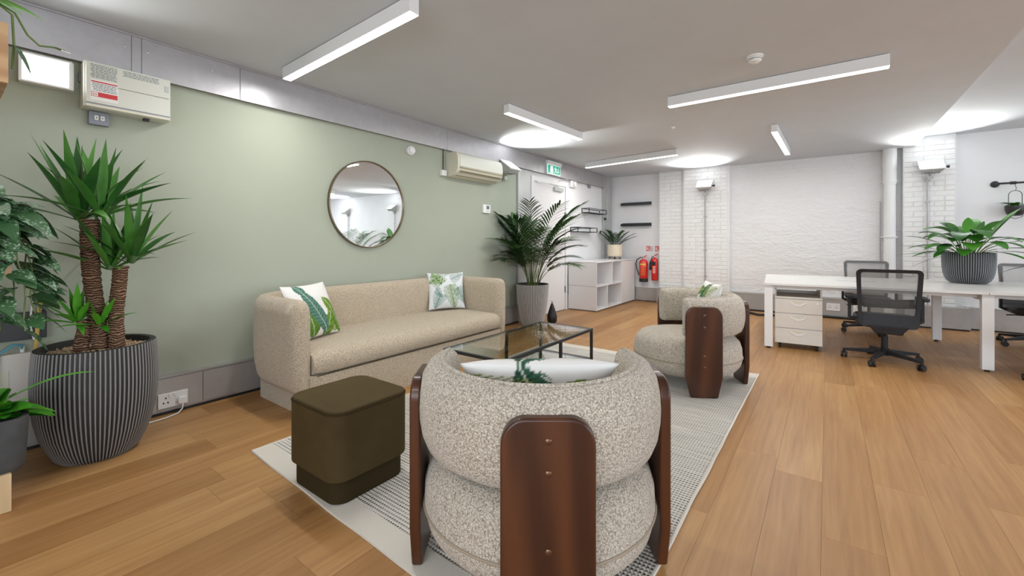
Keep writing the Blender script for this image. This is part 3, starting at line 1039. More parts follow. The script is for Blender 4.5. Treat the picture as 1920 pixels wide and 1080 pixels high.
# air conditioner
ac = thing('air_conditioner', 'cream wall-mounted air conditioner under the metal trunking', 'air conditioner', (XL, 4.32, 2.1))
A0, A1 = 3.885, 4.80
prof = [(0, 2.40), (0.155, 2.40), (0.19, 2.385), (0.215, 2.34), (0.222, 2.26), (0.215, 2.18), (0.17, 2.125), (0.10, 2.095), (0, 2.09)]
MB().slab([(a, b) for a, b in prof], lambda u, v, w_: (XL + u, w_, v), A0, A1).build('body', 'cream_plastic', ac, bevel=0.008)
fp = [(0.200, 2.375), (0.222, 2.335), (0.2285, 2.262), (0.2265, 2.215), (0.222, 2.215), (0.217, 2.26), (0.212, 2.33), (0.196, 2.372)]
MB().slab(fp, lambda u, v, w_: (XL + u, w_, v), A0 + 0.03, A1 - 0.015).build('front_panel', 'board_cream', ac, bevel=0.002)
m = MB()
MB().slab([(0.214, 2.205), (0.224, 2.205), (0.221, 2.186), (0.212, 2.186)], lambda u, v, w_: (XL + u, w_, v), A0 + 0.03, A1 - 0.015).build('grille_slot', 'cream_dark', ac)
for k in range(3):
    u_, v_ = 0.195 - k * 0.035, 2.148 - k * 0.019
    MB().slab([(u_, v_ - 0.002), (u_ + 0.022, v_ + 0.015), (u_ + 0.024, v_ + 0.010), (u_ + 0.002, v_ - 0.008)], lambda u, v, w_: (XL + u, w_, v), A0 + 0.05, A1 - 0.04).build('louvre', 'cream_dark' if k % 2 == 0 else 'cream_plastic', ac)
iso = thing('isolator_switch', 'small white isolator box on the wall left of the air conditioner', 'switch', (XL, 3.82, 2.15))
MB().box(XL, XL + 0.05, 3.775, 3.86, 2.095, 2.165).build('case', 'white_gloss', iso, bevel=0.004)
MB().box(XL + 0.05, XL + 0.056, 3.805, 3.83, 2.115, 2.145).build('toggle', 'white_matt', iso)
MB().tube([(XL + 0.012, 3.83, 2.165), (XL + 0.012, 3.83, 2.435)], 0.005).build('cable', 'black', iso)

th = thing('thermostat', 'white thermostat with small grey screen near the palm', 'thermostat', (XL, 4.68, 1.73))
MB().box(XL, XL + 0.028, 4.60, 4.755, 1.67, 1.79).build('case', 'white_gloss', th, bevel=0.004)
MB().box(XL + 0.028, XL + 0.030, 4.665, 4.725, 1.725, 1.775).build('screen', 'print_dark', th)
m = MB()
for k in range(3):
    m.box(XL + 0.028, XL + 0.031, 4.67 + k * 0.02, 4.682 + k * 0.02, 1.69, 1.70)
stuff(m.build('buttons', 'steel_grey', th))

# exit sign
ex = thing('exit_sign', 'lit green running-man exit sign over the white door', 'exit sign', (XL, 6.42, 2.44))
MB().box(XL + 0.052, XL + 0.115, 6.20, 6.66, 2.595, 2.655).build('gear_tray', 'white_gloss', ex, bevel=0.004)
MB().box(XL + 0.075, XL + 0.092, 6.21, 6.65, 2.43, 2.595).build('light_panel', 'sign_white', ex, bevel=0.002)
gx = XL + 0.092
MB().box(gx, gx + 0.001, 6.225, 6.40, 2.445, 2.585).box(gx, gx + 0.001, 6.405, 6.635, 2.445, 2.585).build('green_field', 'sign_green', ex)
gx += 0.001
m = MB()
m.box(gx, gx + 0.001, 6.30, 6.385, 2.455, 2.575)                       # doorway
m.build('doorway_symbol', 'sign_white', ex)
m = MB()
fn = lambda u, v, w_: (w_, u, v)
m.lathe([(0.011, 0), (0.011, 0.001)], 12, (gx, 6.475, 2.565), ax='X')
m.slab([(6.462, 2.552), (6.490, 2.552), (6.500, 2.510), (6.470, 2.505)], fn, gx, gx + 0.001)
m.slab([(6.470, 2.508), (6.484, 2.508), (6.462, 2.478), (6.432, 2.462), (6.426, 2.470), (6.450, 2.484)], fn, gx, gx + 0.001)
m.slab([(6.484, 2.512), (6.500, 2.510), (6.520, 2.490), (6.512, 2.458), (6.500, 2.460), (6.504, 2.486)], fn, gx, gx + 0.001)
m.slab([(6.462, 2.552), (6.462, 2.540), (6.440, 2.532), (6.432, 2.512), (6.424, 2.516), (6.432, 2.542)], fn, gx, gx + 0.001)
m.slab([(6.488, 2.550), (6.494, 2.536), (6.514, 2.530), (6.518, 2.540), (6.504, 2.548)], fn, gx, gx + 0.001)
m.build('running_man_symbol', 'sign_white', ex)
m = MB()
m.slab([(6.560, 2.560), (6.575, 2.560), (6.575, 2.500), (6.592, 2.500), (6.5675, 2.468), (6.543, 2.500), (6.560, 2.500)], fn, gx, gx + 0.001)
m.build('arrow_symbol', 'sign_white', ex)

al = thing('alarm_beacon', 'white square alarm unit with round face beside the door closer', 'alarm', (XL, 7.27, 2.37))
MB().box(XL - 0.02, XL + 0.03, 7.15, 7.38, 2.30, 2.43).build('back_plate', 'white_gloss', al, bevel=0.01)
MB().lathe([(0.052, 0.03), (0.045, 0.07), (0.0, 0.072)], 24, (XL, 7.265, 2.365), ax='X').build('dome', 'white_gloss', al, smooth=50)
MB().tube([(XL + 0.02, 7.15, 2.40), (XL + 0.05, 6.95, 2.42), (XL + 0.03, 6.7, 2.36)], 0.006).build('cable', 'steel_grey', al)
dk = MB().lathe([(0.028, 0), (0.028, 0.02), (0.018, 0.035)], 20, (XL + 0.03, 8.66, 1.76), ax='X').build('round_knob', 'black', smooth=40)
tag(dk, 'small round black knob on the grey corner post', 'knob')
ct = MB().box(XL, XL + 0.03, 7.93, 7.99, 2.36, 2.43).build('door_contact', 'grey_box', bevel=0.003)
tag(ct, 'tiny grey fitting under the far end of the trunking', 'bracket')


def wire_shelf(label, y0, y1, z):
    t = thing('wire_shelf', label, 'shelf', (XL, (y0 + y1) / 2, z), 0, 'black wire shelves on the white wall')
    xa, xb = XL - 0.012, XL + 0.145
    h = 0.085
    b = 0.012
    for nm, zz in (('lower_frame', z), ('upper_frame', z + h)):
        m_ = MB()
        m_.bar((xa, y0, zz), (xa, y1, zz), b, b).bar((xb, y0, zz), (xb, y1, zz), b, b).bar((xa, y0, zz), (xb, y0, zz), b, b).bar((xa, y1, zz), (xb, y1, zz), b, b)
        m_.build(nm, 'black_metal', t)
    for x in (xa, xb):
        for y in (y0, y1):
            MB().bar((x, y, z), (x, y, z + h), b, b).build('upright', 'black_metal', t)
    MB().box(xa, xb, y0, y1, z + 0.004, z + 0.008).build('shelf_plate', 'black_metal', t)


wire_shelf('upper black wire-frame shelf on the white wall', 7.68, 8.50, 1.845)
wire_shelf('lower black wire-frame shelf on the white wall', 7.21, 8.04, 1.455)


def ledge(label, x0, x1, z):
    t = thing('picture_ledge', label, 'shelf', ((x0 + x1) / 2, 9.05, z), 0, 'black ledges in the far corner')
    MB().box(x0, x1, 8.94, 9.05, z, z + 0.02).build('shelf_board', 'black_metal', t, bevel=0.002)
    MB().box(x0, x1, 8.932, 8.945, z, z + 0.055).build('front_lip', 'black_metal', t, bevel=0.002)
    MB().box(x0 + 0.0, x1, 9.038, 9.05, z, z + 0.07).build('back_rail', 'black_metal', t, bevel=0.002)


ledge('upper black picture ledge on the far white wall', -3.64, -3.0, 2.05)
ledge('lower black picture ledge on the far white wall', -3.64, -3.0, 1.60)

# wall socket, plug and cable
st = thing('wall_socket', 'white double wall socket on the grey skirting by the striped pot', 'socket', (XL + 0.045, 1.05, 0.105))
sx = XL + 0.044
MB().box(sx, sx + 0.012, 0.955, 1.135, 0.050, 0.155).build('plate', 'white_gloss', st, bevel=0.003)
m = MB()
for dy, dz in ((0, 0.022), (-0.013, -0.012), (0.013, -0.012)):
    m.box(sx + 0.012, sx + 0.0135, 1.0 + dy - 0.004, 1.0 + dy + 0.004, 0.10 + dz - 0.006, 0.10 + dz + 0.006)
stuff(m.build('pin_holes', 'black', st))
for y in (1.025, 1.055):
    MB().box(sx + 0.012, sx + 0.016, y - 0.008, y + 0.008, 0.13, 0.148).build('rocker', 'white_matt', st)
pl = thing('plug', 'white plug with trailing white cable in the wall socket', 'plug', (sx + 0.012, 1.095, 0.09))
MB().slab(rrect(1.065, 1.125, 0.065, 0.115, 0.018), lambda u, v, w_: (w_, u, v), sx + 0.012, sx + 0.045).build('plug_body', 'white_gloss', pl, bevel=0.006)
MB().tube([(sx + 0.04, 1.095, 0.068), (sx + 0.045, 1.09, 0.03), (sx + 0.06, 1.06, 0.007), (sx + 0.09, 0.98, 0.006), (sx + 0.10, 0.90, 0.006), (sx + 0.09, 0.80, 0.006)], 0.005).build('cable', 'white_cable', pl, smooth=60)

# black panel, cables, conduit box at far left
bp = thing('black_wall_panel', 'black steel panel on the green wall behind the shelf unit', 'panel', (XL, 0.1, 0.85))
MB().box(XL, XL + 0.05, -0.55, 0.413, 0.672, 0.835).build('panel', 'black_metal', bp, bevel=0.003)
MB().box(XL, XL + 0.012, 0.385, 0.41, 0.835, 0.99).build('bracket', 'black_metal', bp)
MB().tube([(XL + 0.03, 0.20, 0.83), (XL + 0.03, 0.225, 0.865), (XL + 0.03, 0.26, 0.87), (XL + 0.03, 0.28, 0.83)], 0.006).build('cable_loop', 'hose', bp)
bx = thing('socket_trunking_box', 'beige wooden socket box low on the wall behind the yucca pot', 'box', (XL, 0.2, 0.45))
MB().box(XL, XL + 0.06, 0.17, 0.40, 0.28, 0.595).build('box', 'ped_white', bx, bevel=0.003)
MB().box(XL + 0.06, XL + 0.063, 0.20, 0.26, 0.40, 0.50).build('face_plate', 'cream_plastic', bx, bevel=0.001)
cb = thing('yellow_cable', 'yellow cable hanging down to the beige socket box', 'cable', (XL + 0.06, 0.37, 0.7))
MB().tube([(XL + 0.068, 0.385, 0.90), (XL + 0.066, 0.375, 0.80), (XL + 0.065, 0.37, 0.70), (XL + 0.05, 0.365, 0.597)], 0.010).build('cable', 'yellow_cable', cb, smooth=60)
cb = thing('white_cable', 'white cable hanging beside the yellow cable', 'cable', (XL + 0.06, 0.35, 0.8))
MB().tube([(XL + 0.068, 0.352, 0.90), (XL + 0.07, 0.342, 0.79), (XL + 0.067, 0.345, 0.74), (XL + 0.065, 0.358, 0.67)], 0.005).build('cable', 'white_cable', cb, smooth=60)
cb = thing('blue_cable', 'blue cable curving out of the beige socket box', 'cable', (XL + 0.06, 0.3, 0.6))
MB().tube([(XL + 0.03, 0.315, 0.60), (XL + 0.035, 0.312, 0.64), (XL + 0.05, 0.28, 0.65), (XL + 0.07, 0.22, 0.61), (XL + 0.09, 0.20, 0.50), (XL + 0.09, 0.20, 0.35)], 0.008).build('cable', 'blue_cable', cb, smooth=60)
MB().lathe([(0.010, 0), (0.010, 0.035)], 10, (XL + 0.03, 0.315, 0.597)).build('connector', 'white_gloss', cb)

# ================================================================== SOFA
sf = thing('sofa', 'long sand boucle sofa with curved wrap-around back against the green wall', 'sofa', (-3.40, 2.70, 0))
SX0, SX1, SY0, SY1 = -3.865, -2.965, 1.475, 3.935   # outer shell
T = 0.15
rc = 0.34
cx0, cy0, cy1 = SX0 + T / 2, SY0 + T / 2, SY1 - T / 2


def u_path(xf, xb, ya, yb, r, n=12, nf=6):
    """U from front-left (xf,ya) back to xb, along, and forward to (xf,yb); outward normals"""
    P = []
    for k in range(nf + 1):
        P.append((xf + (xb + r - xf) * k / nf, ya, 0, -1))
    for k in range(1, n + 1):
        a = PI / 2 * k / n
        P.append((xb + r - r * math.sin(a), ya + r - r * math.cos(a), -math.sin(a), -math.cos(a)))
    for k in range(1, 12):
        P.append((xb, ya + r + (yb - ya - 2 * r) * k / 12, -1, 0))
    for k in range(0, n + 1):
        a = PI / 2 * k / n
        P.append((xb + r - r * math.cos(a), yb - r + r * math.sin(a), -math.cos(a), math.sin(a)))
    for k in range(1, nf + 1):
        P.append((xb + r + (xf - xb - r) * k / nf, yb, 0, 1))
    return P


path = u_path(SX1 - 0.08, cx0, cy0, cy1, rc - T / 2)
h = T / 2
prof = [(-h, 0.30), (-h, 0.50), (-h, 0.72), (-h + 0.008, 0.785), (-h + 0.03, 0.825), (-0.01, 0.842), (h - 0.045, 0.832), (h - 0.015, 0.800), (h - 0.002, 0.74), (h, 0.60), (h, 0.45), (h - 0.006, 0.32), (h - 0.025, 0.22), (h - 0.05, 0.172), (h - 0.09, 0.165), (-h, 0.17)]
MB().sweep(path, prof, end=0.08).build('back_shell', 'boucle_sofa', sf, smooth=60)
# base
MB().slab(rrect(-3.80, -2.945, 1.58, 3.83, 0.10), lambda u, v, w_: (u, v, w_), 0.0, 0.29).build('base', 'boucle_sofa', sf, smooth=40)
# seat cushion
seat = [(-3.76, 0.30), (-3.76, 0.455), (-3.4, 0.470), (-3.02, 0.465), (-2.965, 0.45), (-2.935, 0.41), (-2.93, 0.36), (-2.938, 0.315), (-2.96, 0.298)]
m = MB()
ya, yb = SY0 + T - 0.005, SY1 - T + 0.005
rings = []
K = 24
for k in range(K + 1):
    t_ = k / K
    y = ya + (yb - ya) * t_
    e = min(t_, 1 - t_) * (yb - ya)
    q = 0.03 * max(0, 1 - e / 0.09) ** 2
    rings.append([(x - (q if x > -3.1 else 0), y, z - (0.5 * q if z > 0.4 else 0)) for x, z in seat])
nn = len(seat)
m.add([p for r_ in rings for p in r_], [(j * nn + i, j * nn + (i + 1) % nn, (j + 1) * nn + (i + 1) % nn, (j + 1) * nn + i) for j in range(K) for i in range(nn)] + [tuple(range(nn)), tuple(K * nn + i for i in range(nn))[::-1]])
m.build('seat_cushion', 'boucle_sofa', sf, smooth=60)
MB().tube([(-2.945, ya + 0.01, 0.294), (-2.940, 2.7, 0.294), (-2.945, yb - 0.01, 0.294)], 0.003).build('seam', 'velvet', sf)


# ================================================================== CUSHIONS
def frond(x, y, cx, cy, ang, L, Wd, n=13, duty=0.62, k=0.75):
    """palm leaf print; returns 0..1 coverage"""
    dx, dy = x - cx, y - cy
    c, s_ = math.cos(ang), math.sin(ang)
    u, v = dx * c + dy * s_, -dx * s_ + dy * c          # u along rib
    if u < 0 or u > L:
        return 0
    t_ = u / L
    if abs(v) < 0.007:
        return 1
    b = u - abs(v) * k                                   # leaflets sweep towards the tip
    tb = b / L
    if tb < 0 or tb > 1:
        return 0
    env = Wd * math.sin(PI * min(1, tb * 0.95 + 0.05)) ** 0.6
    if abs(v) > env:
        return 0
    ph = (tb * n) % 1
    return 1 if ph < duty * (1 - 0.5 * abs(v) / max(env, 1e-5)) else 0


def broad(x, y, cx, cy, ang, L, Wd):
    dx, dy = x - cx, y - cy
    c, s_ = math.cos(ang), math.sin(ang)
    u, v = dx * c + dy * s_, -dx * s_ + dy * c
    if u < 0 or u > L:
        return 0, 0
    env = Wd * math.sin(PI * (u / L) ** 0.8) ** 0.8
    if abs(v) > env:
        return 0, 0
    vein = 1 if abs(v) < 0.006 else (0.5 if (((u - abs(v) * 0.5) / L) * 14) % 1 < 0.22 else 0)
    return 1, vein


G1, G2, G3 = (0.16, 0.28, 0.035), (0.05, 0.14, 0.08), (0.28, 0.36, 0.10)
G4, G5 = (0.10, 0.22, 0.17), (0.035, 0.10, 0.065)


def print_palm(x, y):
    c = (0.74, 0.77, 0.78)
    for a in ((0.34, 0.30, 2.1, 0.30, 0.10, G4, 12), (0.98, 0.95, 3.5, 0.40, 0.16, (0.22, 0.30, 0.27), 13), (1.02, 0.12, 2.0, 0.5, 0.18, G4, 13),
              (0.16, 0.02, 1.2, 0.42, 0.20, G4, 10), (0.02, 0.70, 0.6, 0.40, 0.20, G1, 10), (0.10, 0.98, -0.9, 0.40, 0.22, G1, 11), (0.60, 0.98, 3.0, 0.35, 0.15, (0.3, .36, .32), 11),
              (0.70, 0.0, 1.75, 0.66, 0.23, G1, 16)):
        if frond(x, y, a[0], a[1], a[2], a[3], a[4], a[6]):
            c = a[5]
            if a[5] == G1 and ((x * 7 + y * 3) % 1) < 0.5:
                c = (0.10, 0.20, 0.03)
    return c


def print_banana(x, y):
    c = (0.77, 0.75, 0.72)
    for a in ((0.05, 0.02, 1.15, 0.62, 0.20, G1), (0.80, 0.02, 1.45, 0.62, 0.17, G3), (0.30, 0.0, 1.7, 0.45, 0.15, (0.12, .24, .03)), (0.20, 1.0, -1.1, 0.3, 0.09, G4),
              (-0.05, 0.30, 0.75, 0.50, 0.13, G3), (0.95, 0.35, 2.3, 0.45, 0.12, G1), (0.55, -0.05, 1.1, 0.5, 0.13, G1), (0.98, 0.0, 1.9, 0.5, 0.13, (0.12, .24, .03)),
              (0.60, 0.02, 1.95, 0.98, 0.15, G4)):
        k, v = broad(x, y, *a[:5])
        if k:
            c = a[5] if v == 0 else ((0.55, 0.62, 0.48) if v == 1 else tuple(q * 0.45 for q in a[5]))
    return c


def print_mixed(x, y):
    c = (0.78, 0.77, 0.75)
    for a in ((0.10, 0.10, 1.0, 0.55, 0.17, G3), (0.9, 0.15, 2.0, 0.6, 0.18, G2), (0.45, 0.55, 1.2, 0.5, 0.16, G5), (0.05, 0.75, 0.2, 0.4, 0.12, G1)):
        k, v = broad(x, y, *a[:5])
        if k:
            c = a[5] if v == 0 else ((0.6, 0.66, 0.55) if v == 1 else tuple(q * 0.5 for q in a[5]))
    for a in ((0.5, 0.98, -1.6, 0.5, 0.2, G2, 12), (0.95, 0.9, 3.6, 0.45, 0.18, G3, 12)):
        if frond(x, y, a[0], a[1], a[2], a[3], a[4], a[6]):
            c = a[5]
    return c


def cushion(label, loc, rot, size, thick, pr, wrap=0.0, N=72, seed=1):
    """local: x width, z height, -y the printed front"""
    t = bpy.data.objects.new('cushion', None)
    COL.objects.link(t)
    t.location = loc
    t.rotation_euler = rot
    t.empty_display_size = 0.1
    tag(t, label, 'cushion', 'leaf print cushions')
    for side, nm in ((-1, 'printed_front'), (1, 'plain_back')):
        n_ = N if (side < 0 or wrap) else 36
        vs, fs, cols = [], [], []
        for j in range(n_ + 1):
            for i_ in range(n_ + 1):
                u, v = i_ / n_, j / n_
                a, b = 2 * u - 1, 2 * v - 1
                pinch = 1 - 0.07 * (1 - abs(b) ** 2) * 0 - 0.055 * (1 - a * a) * 0
                ex_ = 1 - 0.06 * (1 - b * b)
                ez_ = 1 - 0.06 * (1 - a * a)
                d = max(0, (1 - abs(a) ** 2.6)) ** 0.55 * max(0, (1 - abs(b) ** 2.6)) ** 0.55
                x = a * size[0] / 2 * ex_
                z = b * size[1] / 2 * ez_
                w_ = noise.noise(Vector((a * 2.2 + seed, b * 2.2, seed * 3.1)))
                y = side * (d * thick / 2 + 0.010 * w_ * d)
                vs.append((x, y, z + size[1] / 2))
                cols.append(pr(u, v) if (side < 0 or v > 1 - wrap * (0.8 + 0.5 * noise.noise(Vector((a * 1.7, seed, 0))))) else (0.77, 0.76, 0.74))
        for j in range(n_):
            for i_ in range(n_):
                q = (j * (n_ + 1) + i_, j * (n_ + 1) + i_ + 1, (j + 1) * (n_ + 1) + i_ + 1, (j + 1) * (n_ + 1) + i_)
                fs.append(q if side < 0 else q[::-1])
        me = bpy.data.meshes.new(nm)
        me.from_pydata(vs, [], fs)
        ca = me.color_attributes.new('print', 'FLOAT_COLOR', 'POINT')
        for k_, c in enumerate(cols):
            ca.data[k_].color = (*c, 1)
        me.shade_smooth()
        me.materials.append(M['print_cotton'] if (side < 0 or wrap) else M['cushion_back'])
        o_ = bpy.data.objects.new(nm, me)
        COL.objects.link(o_)
        o_.parent = t
    return t


cushion('white cushion with bold banana leaves against the left arm of the sofa', (-3.36, 1.90, 0.476), (R(-24), 0, R(110)), (0.48, 0.47), 0.15, print_banana, seed=1)
cushion('white cushion with green palm fronds in the right corner of the sofa', (-3.56, 3.55, 0.478), (R(-14), 0, R(58)), (0.43, 0.43), 0.13, print_palm, seed=4, N=90)

# ================================================================== ARMCHAIRS
def arc_pts(r, a0, a1, n):
    return [(r * math.cos(R(a0 + (a1 - a0) * k / n)), r * math.sin(R(a0 + (a1 - a0) * k / n))) for k in range(n + 1)]


def make_armchair(label):
    """local: faces +Y"""
    t = thing('armchair', label, 'armchair', (0, 0, 0), 0, 'round boucle armchairs with walnut legs')
    RS = 0.455
    prof_ = [(0.05, 0.095), (0.25, 0.097), (0.345, 0.110), (0.405, 0.140), (0.442, 0.185), (RS, 0.235), (RS, 0.262), (0.452, 0.325), (0.435, 0.378), (0.395, 0.420), (0.31, 0.437), (0.20, 0.445), (0.08, 0.448), (0.001, 0.448)]
    MB().lathe(prof_, 96, cap1=False).build('seat', 'boucle', t, world=False, smooth=60)
    MB().tube([(RS * math.cos(2 * PI * k / 96) * 1.003, RS * math.sin(2 * PI * k / 96) * 1.003, 0.250) for k in range(97)], 0.0055, 6).build('seat_piping', 'seam', t, world=False, smooth=60)
    # C-shaped back bolster
    RC = 0.395
    a0, a1 = 270 - 103, 270 + 103
    P = []
    for k in range(73):
        a = R(a0 + (a1 - a0) * k / 72)
        P.append((RC * math.cos(a), RC * math.sin(a), math.cos(a), math.sin(a)))
    # outward offset n, height z
    pr_ = [(-0.056, 0.58), (-0.058, 0.66), (-0.054, 0.73), (-0.042, 0.768), (-0.018, 0.787), (0.014, 0.784), (0.046, 0.765), (0.068, 0.727), (0.078, 0.675), (0.081, 0.62), (0.079, 0.575), (0.071, 0.525), (0.056, 0.487), (0.028, 0.466), (-0.006, 0.462), (-0.034, 0.472), (-0.050, 0.51)]
    MB().sweep(P, pr_, end=0.05).build('backrest', 'boucle', t, world=False, smooth=60)
    pp = [((RC - 0.010) * math.cos(R(a0 + (a1 - a0) * k / 72)), (RC - 0.010) * math.sin(R(a0 + (a1 - a0) * k / 72)), 0.787) for k in range(73)]
    MB().tube(pp, 0.008, 8).build('back_piping', 'boucle', t, world=False, smooth=60)
    # three stained boards
    for k, a in enumerate((180, 270, 0)):
        w = 0.142
        out = [(-0.105, 0.0), (0.105, 0.0), (w, 0.165)]
        out += [(w - 0.075 + 0.075 * math.cos(R(q)), 0.642 + 0.085 * math.sin(R(q))) for q in range(0, 91, 10)]
        out += [(-w + 0.075 + 0.075 * math.cos(R(q)), 0.642 + 0.085 * math.sin(R(q))) for q in range(90, 181, 10)]
        out += [(-w, 0.165)]
        ca, sa = math.cos(R(a)), math.sin(R(a))
        f_ = lambda u, v, r_, ca=ca, sa=sa: (r_ * ca - u * sa, r_ * sa + u * ca, v)
        b_ = MB().slab(out, f_, 0.452, 0.494).build('leg_board', 'walnut', t, world=False, bevel=0.010, seg=3)
        for z in (0.66, 0.565, 0.335, 0.245):
            q = MB()
            vs, n_ = [], 12
            for rr, d in ((0.010, 0.493), (0.010, 0.4955), (0.006, 0.498)):
                for i_ in range(n_):
                    aa = 2 * PI * i_ / n_
                    vs.append(f_(rr * math.cos(aa), z + rr * math.sin(aa), d))
            fs = [(j * n_ + i_, j * n_ + (i_ + 1) % n_, (j + 1) * n_ + (i_ + 1) % n_, (j + 1) * n_ + i_) for j in range(2) for i_ in range(n_)] + [tuple(2 * n_ + i_ for i_ in range(n_))]
            q.add(vs, fs).build('bolt', 'bolt', b_, world=False, smooth=50)
    return t


RUGZ = 0.013
ch1 = make_armchair('round boucle armchair seen from behind in the foreground')
ch1.location = (-0.952, 1.468, RUGZ)
ch1.rotation_euler = (0, 0, R(36.5))
dup(ch1, (-1.035, 4.07, RUGZ), R(120.5), 'round boucle armchair on the far side of the rug near the desk', 'round boucle armchairs with walnut legs')
cushion('white cushion with leaf print lying back in the foreground armchair', (-1.015, 1.545, 0.545), (R(-47), 0, R(216.5)), (0.58, 0.40), 0.15, print_mixed, wrap=0.22, seed=7)
cushion('leaf print cushion half hidden in the far armchair', (-0.93, 4.14, 0.49), (R(-16), 0, R(-60)), (0.42, 0.42), 0.13, print_mixed, seed=9)

# ================================================================== OTTOMAN
ot = thing('ottoman', 'square olive brown velvet ottoman on the corner of the rug', 'ottoman', (-2.03, 1.36, RUGZ))
OX0, OX1, OY0, OY1 = -2.280, -1.820, 1.090, 1.545


def rbox(x0, x1, y0, y1, z0, z1, r, name, m_, parent, bev, inset_bottom=0.0):
    MB().slab(rrect(x0, x1, y0, y1, r, 8), lambda u, v, w_: (u, v, w_), z0, z1).build(name, m_, parent, bevel=bev, seg=3)


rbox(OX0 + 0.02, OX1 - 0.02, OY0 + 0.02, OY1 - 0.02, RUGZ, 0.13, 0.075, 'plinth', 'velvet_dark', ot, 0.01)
rbox(OX0, OX1, OY0, OY1, 0.125, 0.452, 0.085, 'body', 'velvet', ot, 0.012)
rbox(OX0 + 0.004, OX1 - 0.004, OY0 + 0.004, OY1 - 0.004, 0.445, 0.462, 0.082, 'top_pad', 'velvet', ot, 0.010)
rr_ = rrect(OX0 + 0.001, OX1 - 0.001, OY0 + 0.001, OY1 - 0.001, 0.085, 8)
MB().tube([(x, y, 0.446) for x, y in rr_ + rr_[:1]], 0.0045, 6).build('piping', 'velvet_dark', ot, smooth=60)

# ================================================================== RUG
rg = thing('rug', 'pale woven rug with dark flecks and plain cream end bands', 'rug', (-1.645, 2.88, 0))
rr = random.Random(8)
RX0, RX1, RY0, RY1 = -2.765, -0.525, 1.055, 4.625


def ruggy(x0, x1, y0, y1, name, m_):
    nx_, ny_ = 60, max(2, int((y1 - y0) / 0.04))
    vs, fs = [], []
    for j in range(ny_ + 1):
        for i_ in range(nx_ + 1):
            x = x0 + (x1 - x0) * i_ / nx_
            y = y0 + (y1 - y0) * j / ny_
            edge = 0.006 * noise.noise(Vector((0, y * 3, 5))) if i_ in (0, nx_) else 0
            e2 = 0.0
            if (j == 0 and y0 == RY0) or (j == ny_ and y1 == RY1):
                e2 = 0.006 * noise.noise(Vector((x * 3, 0, 9)))
            # the near edge runs slightly skew
            sk_ = 0.0
            if y < RY0 + 0.5:
                sk_ = 0.075 * ((-0.9 - x) / 1.9) * (1 - (y - RY0) / 0.5)
            vs.append((x + edge, y + e2 + sk_, 0.012 + 0.0015 * noise.noise(Vector((x * 4, y * 4, 0)))))
    n0 = len(vs)
    for j in range(ny_):
        for i_ in range(nx_):
            a = j * (nx_ + 1) + i_
            fs.append((a, a + 1, a + nx_ + 2, a + nx_ + 1))
    # skirt down to the floor
    rim = [i_ for i_ in range(nx_ + 1)] + [j * (nx_ + 1) + nx_ for j in range(1, ny_ + 1)] + [ny_ * (nx_ + 1) + i_ for i_ in range(nx_ - 1, -1, -1)] + [j * (nx_ + 1) for j in range(ny_ - 1, 0, -1)]
    base = len(vs)
    for k in rim:
        vs.append((vs[k][0], vs[k][1], 0.0005))
    nR = len(rim)
    for k in range(nR):
        fs.append((rim[(k + 1) % nR], rim[k], base + k, base + (k + 1) % nR))
    MB().add(vs, fs).build(name, m_, rg, smooth=60, fix=False)


ruggy(RX0, RX1, RY0 + 0.13, RY1 - 0.13, 'woven_field', 'rug')
ruggy(RX0, RX1, RY0, RY0 + 0.13, 'end_band', 'rug_band')
ruggy(RX0, RX1, RY1 - 0.13, RY1, 'end_band', 'rug_band')
for x in (RX0, RX1):
    MB().tube([(x + 0.006 * noise.noise(Vector((0, y * 3, 5))), y + (0.075 * ((-0.9 - x) / 1.9) * (1 - (y - RY0) / 0.5) if y < RY0 + 0.5 else 0), 0.008) for y in [RY0 + (RY1 - RY0) * k / 60 for k in range(61)]], 0.008, 6).build('bound_edge', 'rug_band', rg, smooth=60)

# ================================================================== COFFEE TABLE
tb = thing('coffee_table', 'black steel coffee table with a clear glass top on the rug', 'coffee table', (-2.11, 3.07, RUGZ))
TX0, TX1, TY0, TY1, TZ = -2.41, -1.81, 2.36, 3.76, 0.43
b = 0.022


def frame_rect(x0, x1, y0, y1, z, name):
    m_ = MB()
    m_.box(x0, x1, y0, y0 + b, z - b, z).box(x0, x1, y1 - b, y1, z - b, z).box(x0, x0 + b, y0 + b, y1 - b, z - b, z).box(x1 - b, x1, y0 + b, y1 - b, z - b, z)
    m_.build(name, 'black_metal', tb)


frame_rect(TX0, TX1, TY0, TY1, TZ, 'top_frame')
MB().box(TX0 + 0.02, TX1 - 0.02, TY0 + 0.02, TY1 - 0.02, TZ - 0.008, TZ - 0.001).build('glass_top', 'glass', tb)
for x, y in ((TX0, TY0), (TX1 - b, TY0), (TX0, TY1 - b), (TX1 - b, TY1 - b)):
    MB().box(x, x + b, y, y + b, RUGZ, TZ - b).build('leg', 'black_metal', tb)
frame_rect(TX0, TX1, 3.15, TY1, 0.145, 'lower_frame')
MB().box(TX0 + 0.02, TX1 - 0.02, 3.17, TY1 - 0.02, 0.137, 0.144).build('glass_shelf', 'glass', tb)
for x in (TX0, TX1 - b):
    MB().box(x, x + b, 3.15, 3.15 + b, RUGZ, TZ - b).build('leg', 'black_metal', tb)

